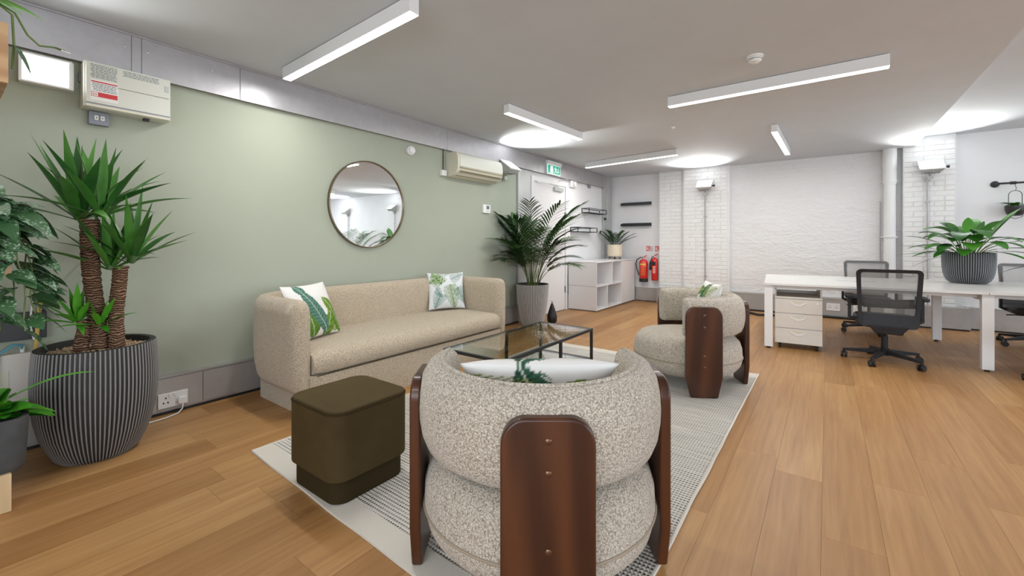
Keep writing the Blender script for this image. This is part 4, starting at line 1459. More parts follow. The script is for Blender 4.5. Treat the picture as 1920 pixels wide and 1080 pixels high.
# ================================================================== STORAGE UNIT
su = thing('storage_unit', 'white storage unit with open cubes and one closed end', 'storage unit', (-3.6, 8.0, 0))
UX0, UX1, UY0, UY1, UZ = XL + 0.03, -3.325, 7.05, 8.93, 0.90
p = 0.018
MB().box(UX0, UX1 + 0.004, UY0, UY1, UZ - 0.02, UZ).build('top_panel', 'white_lacquer', su, bevel=0.002)
for nm, a, c in (('side_panel', UY0, 0), ('side_panel', UY1 - p, 0)):
    MB().box(UX0, UX1, a, a + p, 0.02, UZ - 0.022).build(nm, 'white_lacquer', su, bevel=0.001)
MB().box(UX0, UX0 + 0.01, UY0 + p, UY1 - p, 0.02, UZ - 0.022).build('back_panel', 'white_lacquer', su)
MB().box(UX0, UX1, UY0 + p, 8.22, 0.02, 0.04).build('shelf', 'white_lacquer', su, bevel=0.001)
MB().box(UX0, UX1, UY0 + p, 8.22, 0.445, 0.465).build('shelf', 'white_lacquer', su, bevel=0.001)
MB().box(UX0, UX1, 8.215, 8.235, 0.02, UZ - 0.022).build('divider', 'white_lacquer', su)
MB().box(UX0, UX1, 7.75, 7.768, 0.465, UZ - 0.022).build('divider', 'white_lacquer', su)
MB().box(UX0, UX1, 7.53, 7.548, 0.04, 0.445).build('divider', 'white_lacquer', su)
MB().box(UX1 - 0.018, UX1, 8.238, UY1 - p - 0.003, 0.025, UZ - 0.026).build('door', 'white_lacquer', su, bevel=0.002)
MB().box(UX0 + 0.01, UX1 - 0.02, UY0 + 0.01, UY1 - 0.01, 0.0, 0.02).build('plinth', 'grey_and_lit_frame', su)
MB().box(UX0, UX1 + 0.002, UY0 - 0.001, UY0 + 0.002, 0.450, 0.460).build('joint_line', 'steel_grey', su)


# ================================================================== FIRE EXTINGUISHERS
def extinguisher(label, x, y, z, r, h, band, kind):
    t = thing('fire_extinguisher', label, 'fire extinguisher', (x, y, z), 0, 'fire extinguishers')
    pr_ = [(r * 0.93, 0), (r, 0.01), (r, h * 0.80), (r * 0.93, h * 0.86), (r * 0.7, h * 0.91), (r * 0.32, h * 0.94), (r * 0.30, h * 0.97)]
    MB().lathe(pr_, 32, (x, y, z)).build('cylinder', 'red', t, smooth=50)
    MB().lathe([(r * 1.02, 0), (r * 1.02, band)], 32, (x, y, z - 0.004)).build('foot_ring', 'black', t, smooth=40)
    MB().lathe([(0.016, h * 0.96), (0.016, h + 0.01)], 12, (x, y, z)).build('valve', 'chrome', t, smooth=40)
    MB().bar((x - 0.01, y, z + h), (x + 0.07, y - 0.01, z + h + 0.035), 0.02, 0.01).build('handle', 'red', t)
    MB().bar((x - 0.01, y, z + h + 0.012), (x + 0.075, y - 0.01, z + h + 0.065), 0.018, 0.008).build('lever', 'red', t)

    def lab(name, z0, z1, a0, a1, m_, dr=0.001):
        n_ = 10
        vs = []
        for k in range(n_ + 1):
            a = R(a0 + (a1 - a0) * k / n_)
            for zz in (z0, z1):
                vs.append((x + (r + dr) * math.cos(a), y + (r + dr) * math.sin(a), z + zz))
        MB().add(vs, [(2 * k, 2 * k + 2, 2 * k + 3, 2 * k + 1) for k in range(n_)]).build(name, m_, t, smooth=60, fix=False)
    if kind == 0:
        MB().tube([(x, y, z + h), (x - 0.06, y - 0.02, z + h + 0.01), (x - 0.14, y - 0.01, z + h - 0.04), (x - 0.165, y, z + h * 0.75), (x - 0.14, y, z + h * 0.5), (x - 0.11, y, z + h * 0.34), (x - 0.10, y, z + h * 0.26)], 0.010).build('hose', 'hose', t, smooth=60)
        lab('label', h * 0.70, h * 0.77, 240, 320, 'print_yellow')
        for k in range(7):
            lab('text_line', h * (0.62 - 0.055 * k), h * (0.630 - 0.055 * k), 245 + (k % 3) * 6, 315 - (k % 2) * 14, 'print_yellow')
    else:
        MB().tube([(x, y, z + h), (x - 0.04, y - 0.03, z + h - 0.01), (x - 0.075, y - 0.02, z + h * 0.80)], 0.009).lathe([(0.014, h * 0.80), (0.026, h * 0.70), (0.026, h * 0.45), (0.022, h * 0.42)], 14, (x - 0.08, y - 0.02, z)).build('horn', 'hose', t, smooth=50)
        lab('label', h * 0.62, h * 0.78, 235, 310, 'black')
        for k in range(6):
            lab('text_line', h * (0.55 - 0.05 * k), h * (0.57 - 0.05 * k), 250, 305 - (k % 2) * 12, 'print_white')


extinguisher('red fire extinguisher with black foot ring and hose, left of the two', -3.135, 8.945, 0.42, 0.088, 0.50, 0.075, 0)
extinguisher('slimmer red fire extinguisher with black horn, right of the two', -2.905, 8.96, 0.46, 0.064, 0.50, 0.004, 1)


def fire_sign(label, x):
    t = thing('fire_notice', label, 'sign', (x, 9.05, 1.10), 0, 'fire notices')
    MB().box(x - 0.082, x + 0.082, 9.046, 9.05, 1.055, 1.175).build('plate', 'print_white', t)
    MB().box(x - 0.080, x + 0.004, 9.0445, 9.046, 1.065, 1.172).build('red_panel', 'print_red', t)
    m_ = MB()
    m_.box(x - 0.066, x - 0.044, 9.0435, 9.0445, 1.085, 1.145).box(x - 0.060, x - 0.050, 9.0435, 9.0445, 1.145, 1.158)
    m_.box(x - 0.030, x - 0.012, 9.0435, 9.0445, 1.075, 1.10).box(x - 0.026, x - 0.018, 9.0435, 9.0445, 1.10, 1.16)
    m_.build('symbol', 'print_white', t)
    m_ = MB()
    for k in range(7):
        m_.box(x + 0.012, x + 0.072 - (k % 3) * 0.008, 9.0445, 9.046, 1.068 + k * 0.015, 1.074 + k * 0.015)
    stuff(m_.build('text_lines', 'print_dark', t))


fire_sign('small fire notice above the left extinguisher', -3.03)
fire_sign('small fire notice above the right extinguisher', -2.845)

# ================================================================== DESK
DA = R(5.0)
DZ = 0.775
dsk = thing('bench_desk', 'white bench desk running out of the frame on the right', 'desk', (-0.60, 5.86, 0), DA)


def dl(*a):
    return MB().box(*a)


D = 1.62
for k, (xa, xb, ya_, yb_) in enumerate(((0, 1.86, 0, 0.80), (0, 1.86, 0.82, D), (1.864, 3.7, 0, 0.80), (1.864, 3.7, 0.82, D))):
    dl(xa, xb, ya_, yb_, DZ - 0.025, DZ).build('desk_top', 'desk_white', dsk, world=False, bevel=0.002)
dl(0.02, 3.7, 0.80, 0.82, DZ - 0.03, DZ - 0.006).build('cable_channel', 'white_matt', dsk, world=False)
dl(0.75, 1.15, 0.79, 0.83, DZ, DZ + 0.003).build('cable_cover', 'steel_grey', dsk, world=False)
for x in (0.0, 1.82, 3.62):
    for y in (0.03, D - 0.09):
        lg = dl(x + 0.0, x + 0.085, y, y + 0.06, 0.02, DZ - 0.027).build('leg', 'white_matt', dsk, world=False, bevel=0.002)
        MB().lathe([(0.02, 0), (0.02, 0.012), (0.01, 0.02)], 12, (x + 0.042, y + 0.03, 0)).build('foot', 'black', lg, world=False)
    dl(x + 0.005, x + 0.08, 0.09, D - 0.09, DZ - 0.085, DZ - 0.03).build('cross_beam', 'white_matt', dsk, world=False)
for y in (0.16, D - 0.2):
    dl(0.08, 3.62, y, y + 0.04, DZ - 0.07, DZ - 0.03).build('side_rail', 'white_matt', dsk, world=False)
dl(0.85, 1.2, 0.62, 1.0, DZ - 0.14, DZ - 0.09).build('cable_tray', 'white_matt', dsk, world=False)

# pedestal
pd = thing('drawer_pedestal', 'off-white three-drawer pedestal under the left end of the desk', 'drawer unit', (-0.50, 5.95, 0), DA)
PWd, PD = 0.46, 0.56
dl(0, PWd, 0.02, PD, 0.065, 0.60).build('body', 'ped_white', pd, world=False, bevel=0.002)
dl(0, PWd, 0.0, PD, 0.595, 0.615).build('tray_board', 'ped_white', pd, world=False, bevel=0.002)
dl(0, 0.016, 0.06, PD, 0.615, 0.70).build('tray_side', 'ped_white', pd, world=False)
dl(PWd - 0.016, PWd, 0.06, PD, 0.615, 0.70).build('tray_side', 'ped_white', pd, world=False)
dl(0, PWd, PD - 0.016, PD, 0.615, 0.645).build('tray_back', 'ped_white', pd, world=False)
dl(0, PWd, PD - 0.14, PD, 0.700, 0.716).build('top_board', 'ped_white', pd, world=False)
for k, (za, zb) in enumerate(((0.425, 0.588), (0.25, 0.419), (0.07, 0.244))):
    dw = dl(0.001, PWd - 0.001, 0.0, 0.019, za, zb).build('drawer', 'ped_white', pd, world=False, bevel=0.002)
    zc = zb - 0.028
    m = MB()
    pts_o = [(PWd / 2 - 0.085 + 0.17 * q / 12, -0.052 * math.sin(PI * q / 12) ** 0.8) for q in range(13)]
    poly = [(x, zc + z_) for x, z_ in pts_o]
    m.slab(poly, lambda u, v, w_: (u, w_, v), -0.006, 0.0).build('handle', 'white_gloss', dw, world=False, bevel=0.001)
    m2 = MB().slab([(x * 0.86 + PWd / 2 * 0.14, zc + (z_ - zc) * 0.62 + 0.004) for x, z_ in poly], lambda u, v, w_: (u, w_, v), -0.0068, -0.006)
    m2.build('handle_recess', 'cream_plastic', dw, world=False)
MB().lathe([(0.010, 0), (0.010, 0.006)], 12, (PWd - 0.045, -0.006, 0.55), ax='Y').build('lock', 'chrome', pd, world=False)
for x in (0.05, PWd - 0.05):
    for y in (0.07, PD - 0.05):
        MB().lathe([(0.024, -0.012), (0.024, 0.012)], 14, (x, y, 0.024), ax='X').box(x - 0.016, x + 0.016, y - 0.01, y + 0.016, 0.03, 0.065).build('caster', 'black', pd, world=False, smooth=40)


# ================================================================== OFFICE CHAIRS
def make_chair(label, frame='chair_black', mesh='chair_mesh'):
    """local: sitter faces +Y"""
    t = thing('office_chair', label, 'office chair', (0, 0, 0), 0, 'mesh-back office chairs at the desk')
    for k in range(5):
        a = R(247 + 72 * k - 0)
        c, s_ = math.cos(a), math.sin(a)
        f_ = lambda r_, n_, z: (r_ * c - n_ * s_, r_ * s_ + n_ * c, z)
        sp_ = MB().hexa([f_(0.03, -0.028, 0.085), f_(0.33, -0.014, 0.072), f_(0.33, 0.014, 0.072), f_(0.03, 0.028, 0.085)],
                        [f_(0.03, -0.028, 0.135), f_(0.33, -0.014, 0.098), f_(0.33, 0.014, 0.098), f_(0.03, 0.028, 0.135)])
        sp_.build('spoke', 'chair_black', t, world=False, bevel=0.005)
        cx, cy, _ = f_(0.335, 0, 0)
        tw = a + 0.6 + k
        ct_, st_ = math.cos(tw), math.sin(tw)
        m_ = MB()
        for off in (-0.016, 0.016):
            vs = []
            n_ = 16
            for w_ in (-0.009, 0.009):
                for i_ in range(n_):
                    q = 2 * PI * i_ / n_
                    lx, ly, lz = 0.031 * math.cos(q) - 0.008, off + w_, 0.031 + 0.031 * math.sin(q)
                    vs.append((cx + lx * ct_ - ly * st_, cy + lx * st_ + ly * ct_, lz))
            m_.add(vs, [(i_, (i_ + 1) % n_, n_ + (i_ + 1) % n_, n_ + i_) for i_ in range(n_)] + [tuple(range(n_))[::-1], tuple(n_ + i_ for i_ in range(n_))])
        m_.tube([(cx, cy, 0.045), (cx, cy, 0.095)], 0.013)
        m_.build('caster', 'black', t, world=False, smooth=40)
    MB().lathe([(0.045, 0.075), (0.045, 0.14), (0.03, 0.15), (0.028, 0.28), (0.018, 0.29), (0.018, 0.37)], 18).build('column', 'chair_black', t, world=False, smooth=40)
    MB().box(-0.075, 0.075, -0.16, 0.10, 0.355, 0.40).build('mechanism', 'chair_black', t, world=False, bevel=0.01)
    MB().tube([(0.07, 0.02, 0.375), (0.20, 0.03, 0.37), (0.25, 0.03, 0.365)], 0.007).build('lever', 'chair_black', t, world=False)
    # seat
    m_ = MB()
    rg_ = []
    for (k_, z) in ((0.90, 0.40), (0.99, 0.415), (1.0, 0.44), (0.985, 0.465), (0.93, 0.485), (0.6, 0.488), (0.05, 0.486)):
        pts_ = rrect(-0.25, 0.25, -0.22, 0.26, 0.09, 6)
        rg_.append([(x * k_, 0.02 + (y - 0.02) * k_, z) for x, y in pts_])
    n_ = len(rg_[0])
    m_.add([q for r_ in rg_ for q in r_], [(j * n_ + i_, j * n_ + (i_ + 1) % n_, (j + 1) * n_ + (i_ + 1) % n_, (j + 1) * n_ + i_) for j in range(len(rg_) - 1) for i_ in range(n_)] + [tuple(range(n_))[::-1], tuple((len(rg_) - 1) * n_ + i_ for i_ in range(n_))])
    m_.build('seat', 'chair_black', t, world=False, smooth=50)

    # back: curved surface y(x, z)
    def yb(x, z):
        return -0.265 + 0.45 * x * x - 0.10 * (z - 0.45) + 0.05 * math.sin((z - 0.4) / 0.6 * PI)
    Z0, Z1 = 0.40, 0.985
    # frame outline: rounded rectangle, slightly tapering to the bottom
    def outline(inset, n_=8):
        o_ = []
        for x, z in rrect(-0.255 + inset, 0.255 - inset, Z0 + (0.13 if inset else 0) + (0.0), Z1 - inset * 0.85, 0.045 if inset == 0 else 0.02, n_):
            k_ = 0.90 + 0.10 * min(1, (z - Z0) / 0.35)
            o_.append((x * k_, z))
        return o_
    A = outline(0)
    B = outline(0.038)
    n_ = len(A)
    vs = []
    for th_ in (-0.014, 0.014):
        for x, z in A:
            vs.append((x, yb(x, z) + th_, z))
        for x, z in B:
            vs.append((x, yb(x, z) + th_, z))
    fs = []
    for i_ in range(n_):
        j_ = (i_ + 1) % n_
        fs += [(i_, j_, n_ + j_, n_ + i_), (2 * n_ + i_, 3 * n_ + i_, 3 * n_ + j_, 2 * n_ + j_), (i_, 2 * n_ + i_, 2 * n_ + j_, j_), (n_ + i_, n_ + j_, 3 * n_ + j_, 3 * n_ + i_)]
    MB().add(vs, fs).build('back_frame', frame, t, world=False, smooth=45)
    vs, fs = [], []
    NX, NZ = 14, 12
    for j in range(NZ + 1):
        z = Z0 + 0.12 + (Z1 - 0.032 - Z0 - 0.12) * j / NZ
        k_ = 0.90 + 0.10 * min(1, (z - Z0) / 0.35)
        for i_ in range(NX + 1):
            x = (-0.225 + 0.45 * i_ / NX) * k_
            vs.append((x, yb(x, z) + 0.004, z))
    for j in range(NZ):
        for i_ in range(NX):
            a = j * (NX + 1) + i_
            fs.append((a, a + 1, a + NX + 2, a + NX + 1))
    MB().add(vs, fs).build('back_mesh', mesh, t, world=False, smooth=80, fix=False)
    vs, fs = [], []
    for j in range(3):
        for i_ in range(NX + 1):
            z = 0.60 + 0.045 * j - 0.01 * math.cos((i_ / NX - 0.5) * PI)
            x = -0.215 + 0.43 * i_ / NX
            vs.append((x, yb(x, z) + 0.018, z))
    for j in range(2):
        for i_ in range(NX):
            a = j * (NX + 1) + i_
            fs.append((a, a + 1, a + NX + 2, a + NX + 1))
    lp = MB().add(vs, fs).build('lumbar_band', 'chair_black', t, world=False, smooth=80, fix=False)
    lp.modifiers.new('sol', 'SOLIDIFY').thickness = 0.012
    # yoke under the back
    MB().hexa([(-0.10, -0.26, 0.33), (0.10, -0.26, 0.33), (0.075, -0.12, 0.355), (-0.075, -0.12, 0.355)], [(-0.17, -0.275, 0.42), (0.17, -0.275, 0.42), (0.075, -0.13, 0.395), (-0.075, -0.13, 0.395)]).build('back_yoke', 'chair_black', t, world=False, bevel=0.012)
    for s_ in (-1, 1):
        ar = MB().bar((s_ * 0.22, 0.0, 0.42), (s_ * 0.29, 0.0, 0.45), 0.05, 0.03).bar((s_ * 0.29, 0.0, 0.44), (s_ * 0.29, 0.0, 0.665), 0.045, 0.028).build('arm_post', 'chair_black', t, world=False, bevel=0.005)
        MB().slab(rrect(s_ * 0.29 - 0.042, s_ * 0.29 + 0.042, -0.12, 0.13, 0.035), lambda u, v, w_: (u, v, w_), 0.662, 0.695).build('arm_pad', 'chair_black', t, world=False, bevel=0.008)
    return t


oc = make_chair('black mesh office chair with its back to the camera, near side of desk')
oc.location = (0.485, 5.93, 0)
oc.rotation_euler = (0, 0, R(2))
og = make_chair('office chair, frame painted lit grey, across the desk, facing the camera, left of the pot', 'grey_and_lit_frame', 'chair_mesh_lit')
og.location = (0.47, 7.78, 0)
og.rotation_euler = (0, 0, R(184))
dup(og, (2.02, 7.85, 0), R(180), 'office chair across the desk at the right edge, behind the desk plant', 'mesh-back office chairs at the desk')
dup(oc, (1.79, 5.93, 0), R(10), 'office chair of which only one caster shows at the right edge', 'mesh-back office chairs at the desk')

fc = thing('floor_cable', 'black cable lying in a loop on the floor by the back skirting', 'cable', (-0.9, 8.6, 0))
MB().tube([(-1.35, 8.84, 0.15), (-1.30, 8.78, 0.03), (-1.15, 8.55, 0.02), (-0.95, 8.35, 0.02), (-0.7, 8.45, 0.02), (-0.45, 8.7, 0.02), (0.0, 8.80, 0.02), (0.5, 8.80, 0.02)], 0.019, 8).build('cable', 'hose', fc, smooth=60)


# ================================================================== PLANTS
def leaf_mesh(pts, widths, side, fold=0.15, cup=0.0):
    """strip leaf with a midrib; pts along the midrib, side = lateral direction per point"""
    vs, fs = [], []
    for k, (p_, w_) in enumerate(zip(pts, widths)):
        s_ = side[k] if isinstance(side, list) else side
        t_ = (Vector(pts[min(k + 1, len(pts) - 1)]) - Vector(pts[max(k - 1, 0)])).normalized()
        n_ = t_.cross(s_).normalized()
        p_ = Vector(p_)
        vs += [p_ - s_ * w_ + n_ * w_ * fold, p_, p_ + s_ * w_ + n_ * w_ * fold]
    for k in range(len(pts) - 1):
        a = 3 * k
        fs += [(a, a + 1, a + 4, a + 3), (a + 1, a + 2, a + 5, a + 4)]
    return vs, fs


def blade(base, az, el, L, w, droop, shape='sword', n=9, fold=0.35, twist=0.0, zmin=None):
    """leaf rising at elevation el towards azimuth az, bending down by droop"""
    d = Vector((math.cos(az) * math.cos(el), math.sin(az) * math.cos(el), math.sin(el)))
    pts, ws, sd = [], [], []
    base = Vector(base)
    lat = Vector((-math.sin(az), math.cos(az), 0))
    for k in range(n + 1):
        t_ = k / n
        p_ = base + d * (L * t_) + Vector((0, 0, -droop * L * t_ * t_))
        if zmin is not None and p_.z < zmin:
            p_.z = zmin
        pts.append(p_)
        if shape == 'sword':
            ws.append(w * (0.55 + 1.0 * t_ if t_ < 0.3 else 0.85 + 0.15 * math.cos((t_ - 0.3) * 4)) * (1 - max(0, (t_ - 0.5) / 0.5) ** 1.6) + 0.0006)
        elif shape == 'lance':
            ws.append(w * math.sin(PI * min(1, 0.02 + t_ * 0.98)) ** 0.75 + 0.0008)
        elif shape == 'heart':
            ws.append(w * (math.sin(PI * min(1, t_ ** 0.62)) ** 0.8) + 0.0008)
    ca, sa = math.cos(twist), math.sin(twist)
    for k in range(n + 1):
        t_ = (pts[min(k + 1, n)] - pts[max(k - 1, 0)]).normalized()
        nrm = t_.cross(lat)
        sd.append((lat * ca + nrm * sa).normalized())
    return leaf_mesh(pts, ws, sd, fold)


def add_leaf(parent, args, m_, name='leaf', **kw):
    vs, fs = blade(*args, **kw)
    return MB().add(vs, fs).build(name, m_, parent, smooth=180, fix=False)


def ribbed_pot(parent, c, prof, n_ribs, body, rib, rim_in=0.02, rib_h=0.004, depth=0.06, duty=0.5, soil='soil', rim_mat=None):
    """prof [(r,z)] outer profile from base to rim"""
    x, y, z = c
    R0, Z0 = prof[-1]
    inner = [(R0 - rim_in * 0.3, Z0 + 0.004), (R0 - rim_in, Z0), (R0 - rim_in * 1.3, Z0 - depth)]
    MB().lathe([(0.001, 0)] + prof + inner + [(0.001, Z0 - depth)], 96, c, cap0=False, cap1=False).build('pot_body', body, parent, smooth=50)
    m_ = MB()
    for k in range(n_ribs):
        a0 = 2 * PI * k / n_ribs
        a1 = a0 + 2 * PI / n_ribs * duty
        vs = []
        for (r_, z_) in prof:
            for a, rr_ in ((a0, r_), (a0 + (a1 - a0) * 0.2, r_ + rib_h), (a1 - (a1 - a0) * 0.2, r_ + rib_h), (a1, r_)):
                vs.append((x + rr_ * math.cos(a), y + rr_ * math.sin(a), z + z_))
        fs = []
        for j in range(len(prof) - 1):
            for i_ in range(3):
                fs.append((j * 4 + i_, j * 4 + i_ + 1, (j + 1) * 4 + i_ + 1, (j + 1) * 4 + i_))
        top = (len(prof) - 1) * 4
        fs.append((top, top + 1, top + 2, top + 3))
        m_.add(vs, fs)
    stuff(m_.build('ribs', rib, parent, fix=False))
    MB().lathe([(0.001, 0.004), (R0 - rim_in * 1.35, 0)], 48, (x, y, z + Z0 - depth + 0.004), cap0=False, cap1=False).build('soil', soil, parent)


# --- big yucca in the left foreground
YX, YY = -3.52, 0.585
yu = thing('potted_yucca', 'tall yucca with three trunks in a large black and grey ribbed pot', 'potted plant', (YX, YY, 0))
prof = [(0.165, 0.0), (0.185, 0.02), (0.215, 0.08), (0.243, 0.16), (0.262, 0.25), (0.272, 0.34), (0.276, 0.43), (0.275, 0.52), (0.270, 0.60), (0.266, 0.65)]
ribbed_pot(yu, (YX, YY, 0), prof, 84, 'pot_black', 'rib_grey', 0.028, 0.004, 0.045, 0.40, 'gravel')
rg_ = random.Random(21)
m = MB()
for k in range(900):
    a, r_ = rg_.uniform(0, 2 * PI), 0.228 * math.sqrt(rg_.random())
    s_ = rg_.uniform(0.004, 0.008)
    x, y, z = YX + r_ * math.cos(a), YY + r_ * math.sin(a), 0.613 + rg_.uniform(0, 0.008)
    m.add([(x - s_, y, z), (x, y - s_, z), (x + s_, y, z), (x, y + s_, z), (x, y, z + s_), (x, y, z - s_)], [(0, 1, 4), (1, 2, 4), (2, 3, 4), (3, 0, 4), (1, 0, 5), (2, 1, 5), (3, 2, 5), (0, 3, 5)])
stuff(m.build('gravel', 'gravel', yu))


def trunk(parent, p0, p1, r0, r1, seed):
    rr_ = random.Random(seed)
    n_ = 60
    prof_pts, rad = [], []
    for k in range(n_ + 1):
        t_ = k / n_
        p_ = Vector(p0).lerp(Vector(p1), t_) + Vector((0.012 * math.sin(t_ * 4 + seed), 0.010 * math.cos(t_ * 3.3 + seed), 0)) * math.sin(PI * t_)
        prof_pts.append(p_)
        rad.append((r0 + (r1 - r0) * t_) * (1.0 + (0.05 if k % 3 == 0 else -0.03) + rr_.uniform(-0.05, 0.05)))
    return MB().tube(prof_pts, rad, 14).build('trunk', 'bark', parent, smooth=30)


# camera-right and depth axes of the pot, to fan the trunks as seen
RV = Vector((0.804, 0.594, 0))
FV = Vector((-0.594, 0.804, 0))
Cp = Vector((YX, YY, 0))


def yp(a, d_, z):
    return Cp + RV * a + FV * d_ + Vector((0, 0, z))


T1 = yp(-0.035, -0.02, 1.385)
T2 = yp(0.095, 0.04, 1.105)
T3 = yp(-0.03, -0.06, 0.80)
trunk(yu, yp(0.015, 0.0, 0.59), T1, 0.040, 0.044, 1)
trunk(yu, yp(0.085, 0.03, 0.59), T2, 0.039, 0.036, 2)
trunk(yu, yp(-0.035, -0.06, 0.59), T3, 0.036, 0.030, 3)
MB().lathe([(0.047, -0.01), (0.047, 0.008), (0.0, 0.012)], 14, tuple(T1), cap1=False).build('cut_top', 'bark', yu, smooth=40)
MB().lathe([(0.042, -0.01), (0.042, 0.006), (0.0, 0.01)], 14, tuple(T2), cap1=False).build('cut_top', 'bark', yu, smooth=40)


def rosette(parent, base, n_, L, w, seed, m_='yucca', elmin=-5, bias=None, shape='sword', xmin=XL + 0.05):
    rr_ = random.Random(seed)
    base = Vector(base)
    for k in range(n_):
        az = k * 2.39996 + rr_.uniform(-0.25, 0.25)
        t_ = (k + 0.5) / n_
        el = R(elmin + (86 - elmin) * t_ ** 0.8 + rr_.uniform(-6, 6))
        LL = L * (0.82 + 0.22 * rr_.random()) * (0.80 if t_ > 0.92 else 1)
        dr_ = (0.30 - 0.28 * t_) * rr_.uniform(0.5, 1.1)
        # keep the tips out of the wall
        for _ in range(12):
            tipx = base.x + math.cos(az) * math.cos(el) * LL
            if tipx > xmin:
                break
            LL *= 0.93
            el = min(R(84), el + 0.07)
        zb_ = base + Vector((math.cos(az), math.sin(az), 0)) * 0.014 + Vector((0, 0, 0.03 * t_))
        add_leaf(parent, (zb_, az, el, LL, w * rr_.uniform(0.85, 1.1), dr_), m_, shape=shape, n=9, fold=0.35, twist=rr_.uniform(-0.3, 0.3))


rosette(yu, T1 + FV * 0.0 + RV * -0.06 + Vector((0, 0, 0.0)), 20, 0.58, 0.029, 5, elmin=10)
rosette(yu, T1 + RV * 0.05 + FV * 0.02 + Vector((0, 0, 0.02)), 17, 0.50, 0.026, 6, elmin=10)
rosette(yu, T2 + RV * -0.06 + Vector((0, 0, -0.02)), 17, 0.44, 0.024, 7, elmin=12)
rosette(yu, T2 + RV * 0.05 + FV * 0.02 + Vector((0, 0, 0.02)), 18, 0.46, 0.024, 8, elmin=12)
rosette(yu, T3 + RV * -0.035 + Vector((0, 0, -0.02)), 15, 0.23, 0.020, 9, 'bright_leaf', elmin=0)
rosette(yu, yp(0.045, -0.04, 0.76), 12, 0.20, 0.018, 10, 'bright_leaf', elmin=0)

# --- kentia palm by the end of the sofa
PX, PY = -3.615, 5.42
pm = thing('potted_palm', 'tall kentia palm in a pale grey ribbed pot beside the sofa', 'potted plant', (PX, PY, 0))
prof = [(0.150, 0.0), (0.165, 0.015), (0.185, 0.10), (0.207, 0.22), (0.225, 0.35), (0.237, 0.47), (0.243, 0.56), (0.245, 0.62)]
ribbed_pot(pm, (PX, PY, 0), prof, 72, 'pot_grey', 'rib_pale', 0.02, 0.004, 0.05, 0.55)


def palm_frond(parent, base, az, el, L, droop, seed, nl=16, lw=0.011, ll=0.30, m_='palm', xmin=XL + 0.03, start=0.42, stemr=0.006, stem='palm_stem'):
    rr_ = random.Random(seed)
    d = Vector((math.cos(az) * math.cos(el), math.sin(az) * math.cos(el), math.sin(el)))
    base = Vector(base)
    lat = Vector((-math.sin(az), math.cos(az), 0))
    n_ = 18
    P = []
    for k in range(n_ + 1):
        t_ = k / n_
        p_ = base + d * L * t_ + Vector((math.cos(az), math.sin(az), 0)) * (0.30 * L * t_ ** 2.6 * (1 if droop > 0.1 else 0.3)) + Vector((0, 0, -droop * L * t_ ** 2.6))
        p_.x = max(p_.x, xmin)
        P.append(p_)
    m1 = MB().tube(P, [stemr * (1 - 0.75 * k / n_) for k in range(n_ + 1)], 6)
    fr_ = m1.build('frond_stem', stem, parent, smooth=60)
    mb = MB()
    for k in range(nl):
        t_ = start + (1 - start) * (k + 0.5) / nl
        q = t_ * n_
        i_ = min(int(q), n_ - 1)
        p_ = P[i_].lerp(P[i_ + 1], q - i_)
        tg = (P[i_ + 1] - P[i_]).normalized()
        u = (t_ - start) / (1 - start)
        Ls = ll * (0.45 + 0.75 * math.sin(PI * (0.12 + 0.80 * u)))
        for s_ in (-1, 1):
            dirv = (tg * (0.55 + 0.6 * u) + lat * s_ * (1.0 - 0.45 * u) + Vector((0, 0, 0.15 + rr_.uniform(-.1, .1)))).normalized()
            pts_, ws_ = [], []
            for j in range(6):
                v_ = j / 5
                pp_ = p_ + dirv * Ls * v_ + Vector((0, 0, -0.28 * Ls * v_ * v_))
                pp_.x = max(pp_.x, xmin - 0.01)
                pts_.append(pp_)
                ws_.append(lw * math.sin(PI * min(1, 0.08 + 0.92 * v_)) ** 0.7 + 0.0005)
            nrm = dirv.cross(Vector((0, 0, 1)))
            if nrm.length < 1e-3:
                nrm = lat.copy()
            vs, fs = leaf_mesh(pts_, ws_, nrm.normalized(), 0.25)
            mb.add(vs, fs)
    lf = mb.build('leaflets', m_, fr_, world=True, smooth=180, fix=False)
    stuff(lf)
    return fr_


rp = random.Random(77)
spec = []
for k in range(32):
    az = k * 2.39996 + rp.uniform(-.2, .2)
    t_ = (k + 0.5) / 32
    spec.append((az, 60 + 26 * t_ ** 0.7 + rp.uniform(-4, 4), 0.82 + 0.72 * t_ + rp.uniform(-.10, .06), 0.36 - 0.22 * t_ + rp.uniform(-.03, .05)))
for k, (az, el, L, dr_) in enumerate(spec):
    bs = (PX + 0.07 * math.cos(az), PY + 0.07 * math.sin(az), 0.57)
    if math.cos(az) < -0.2:
        el = min(84, el + 12)
        L *= 0.92
    palm_frond(pm, bs, az, R(el), L, dr_, 100 + k, nl=17, ll=0.30, lw=0.0135)
palm_frond(pm, (PX, PY - 0.05, 0.57), R(250), R(70), 0.95, 0.42, 301, nl=12, ll=0.20)
palm_frond(pm, (PX + 0.04, PY - 0.05, 0.57), R(-60), R(72), 0.80, 0.40, 302, nl=11, ll=0.18)

# small black bag behind the pot
bgm = thing('black_bag', 'small black bag leaning on the floor behind the palm pot', 'bag', (-3.46, 5.72, 0))
MB().lathe([(0.05, 0.0), (0.075, 0.02), (0.078, 0.10), (0.05, 0.20), (0.022, 0.28), (0.012, 0.30)], 16, (-3.46, 5.74, 0)).build('bag_body', 'black', bgm, smooth=50)
MB().tube([(-3.46, 5.74, 0.29), (-3.44, 5.73, 0.33), (-3.48, 5.75, 0.335), (-3.46, 5.74, 0.29)], 0.004).build('bag_strap', 'black', bgm)

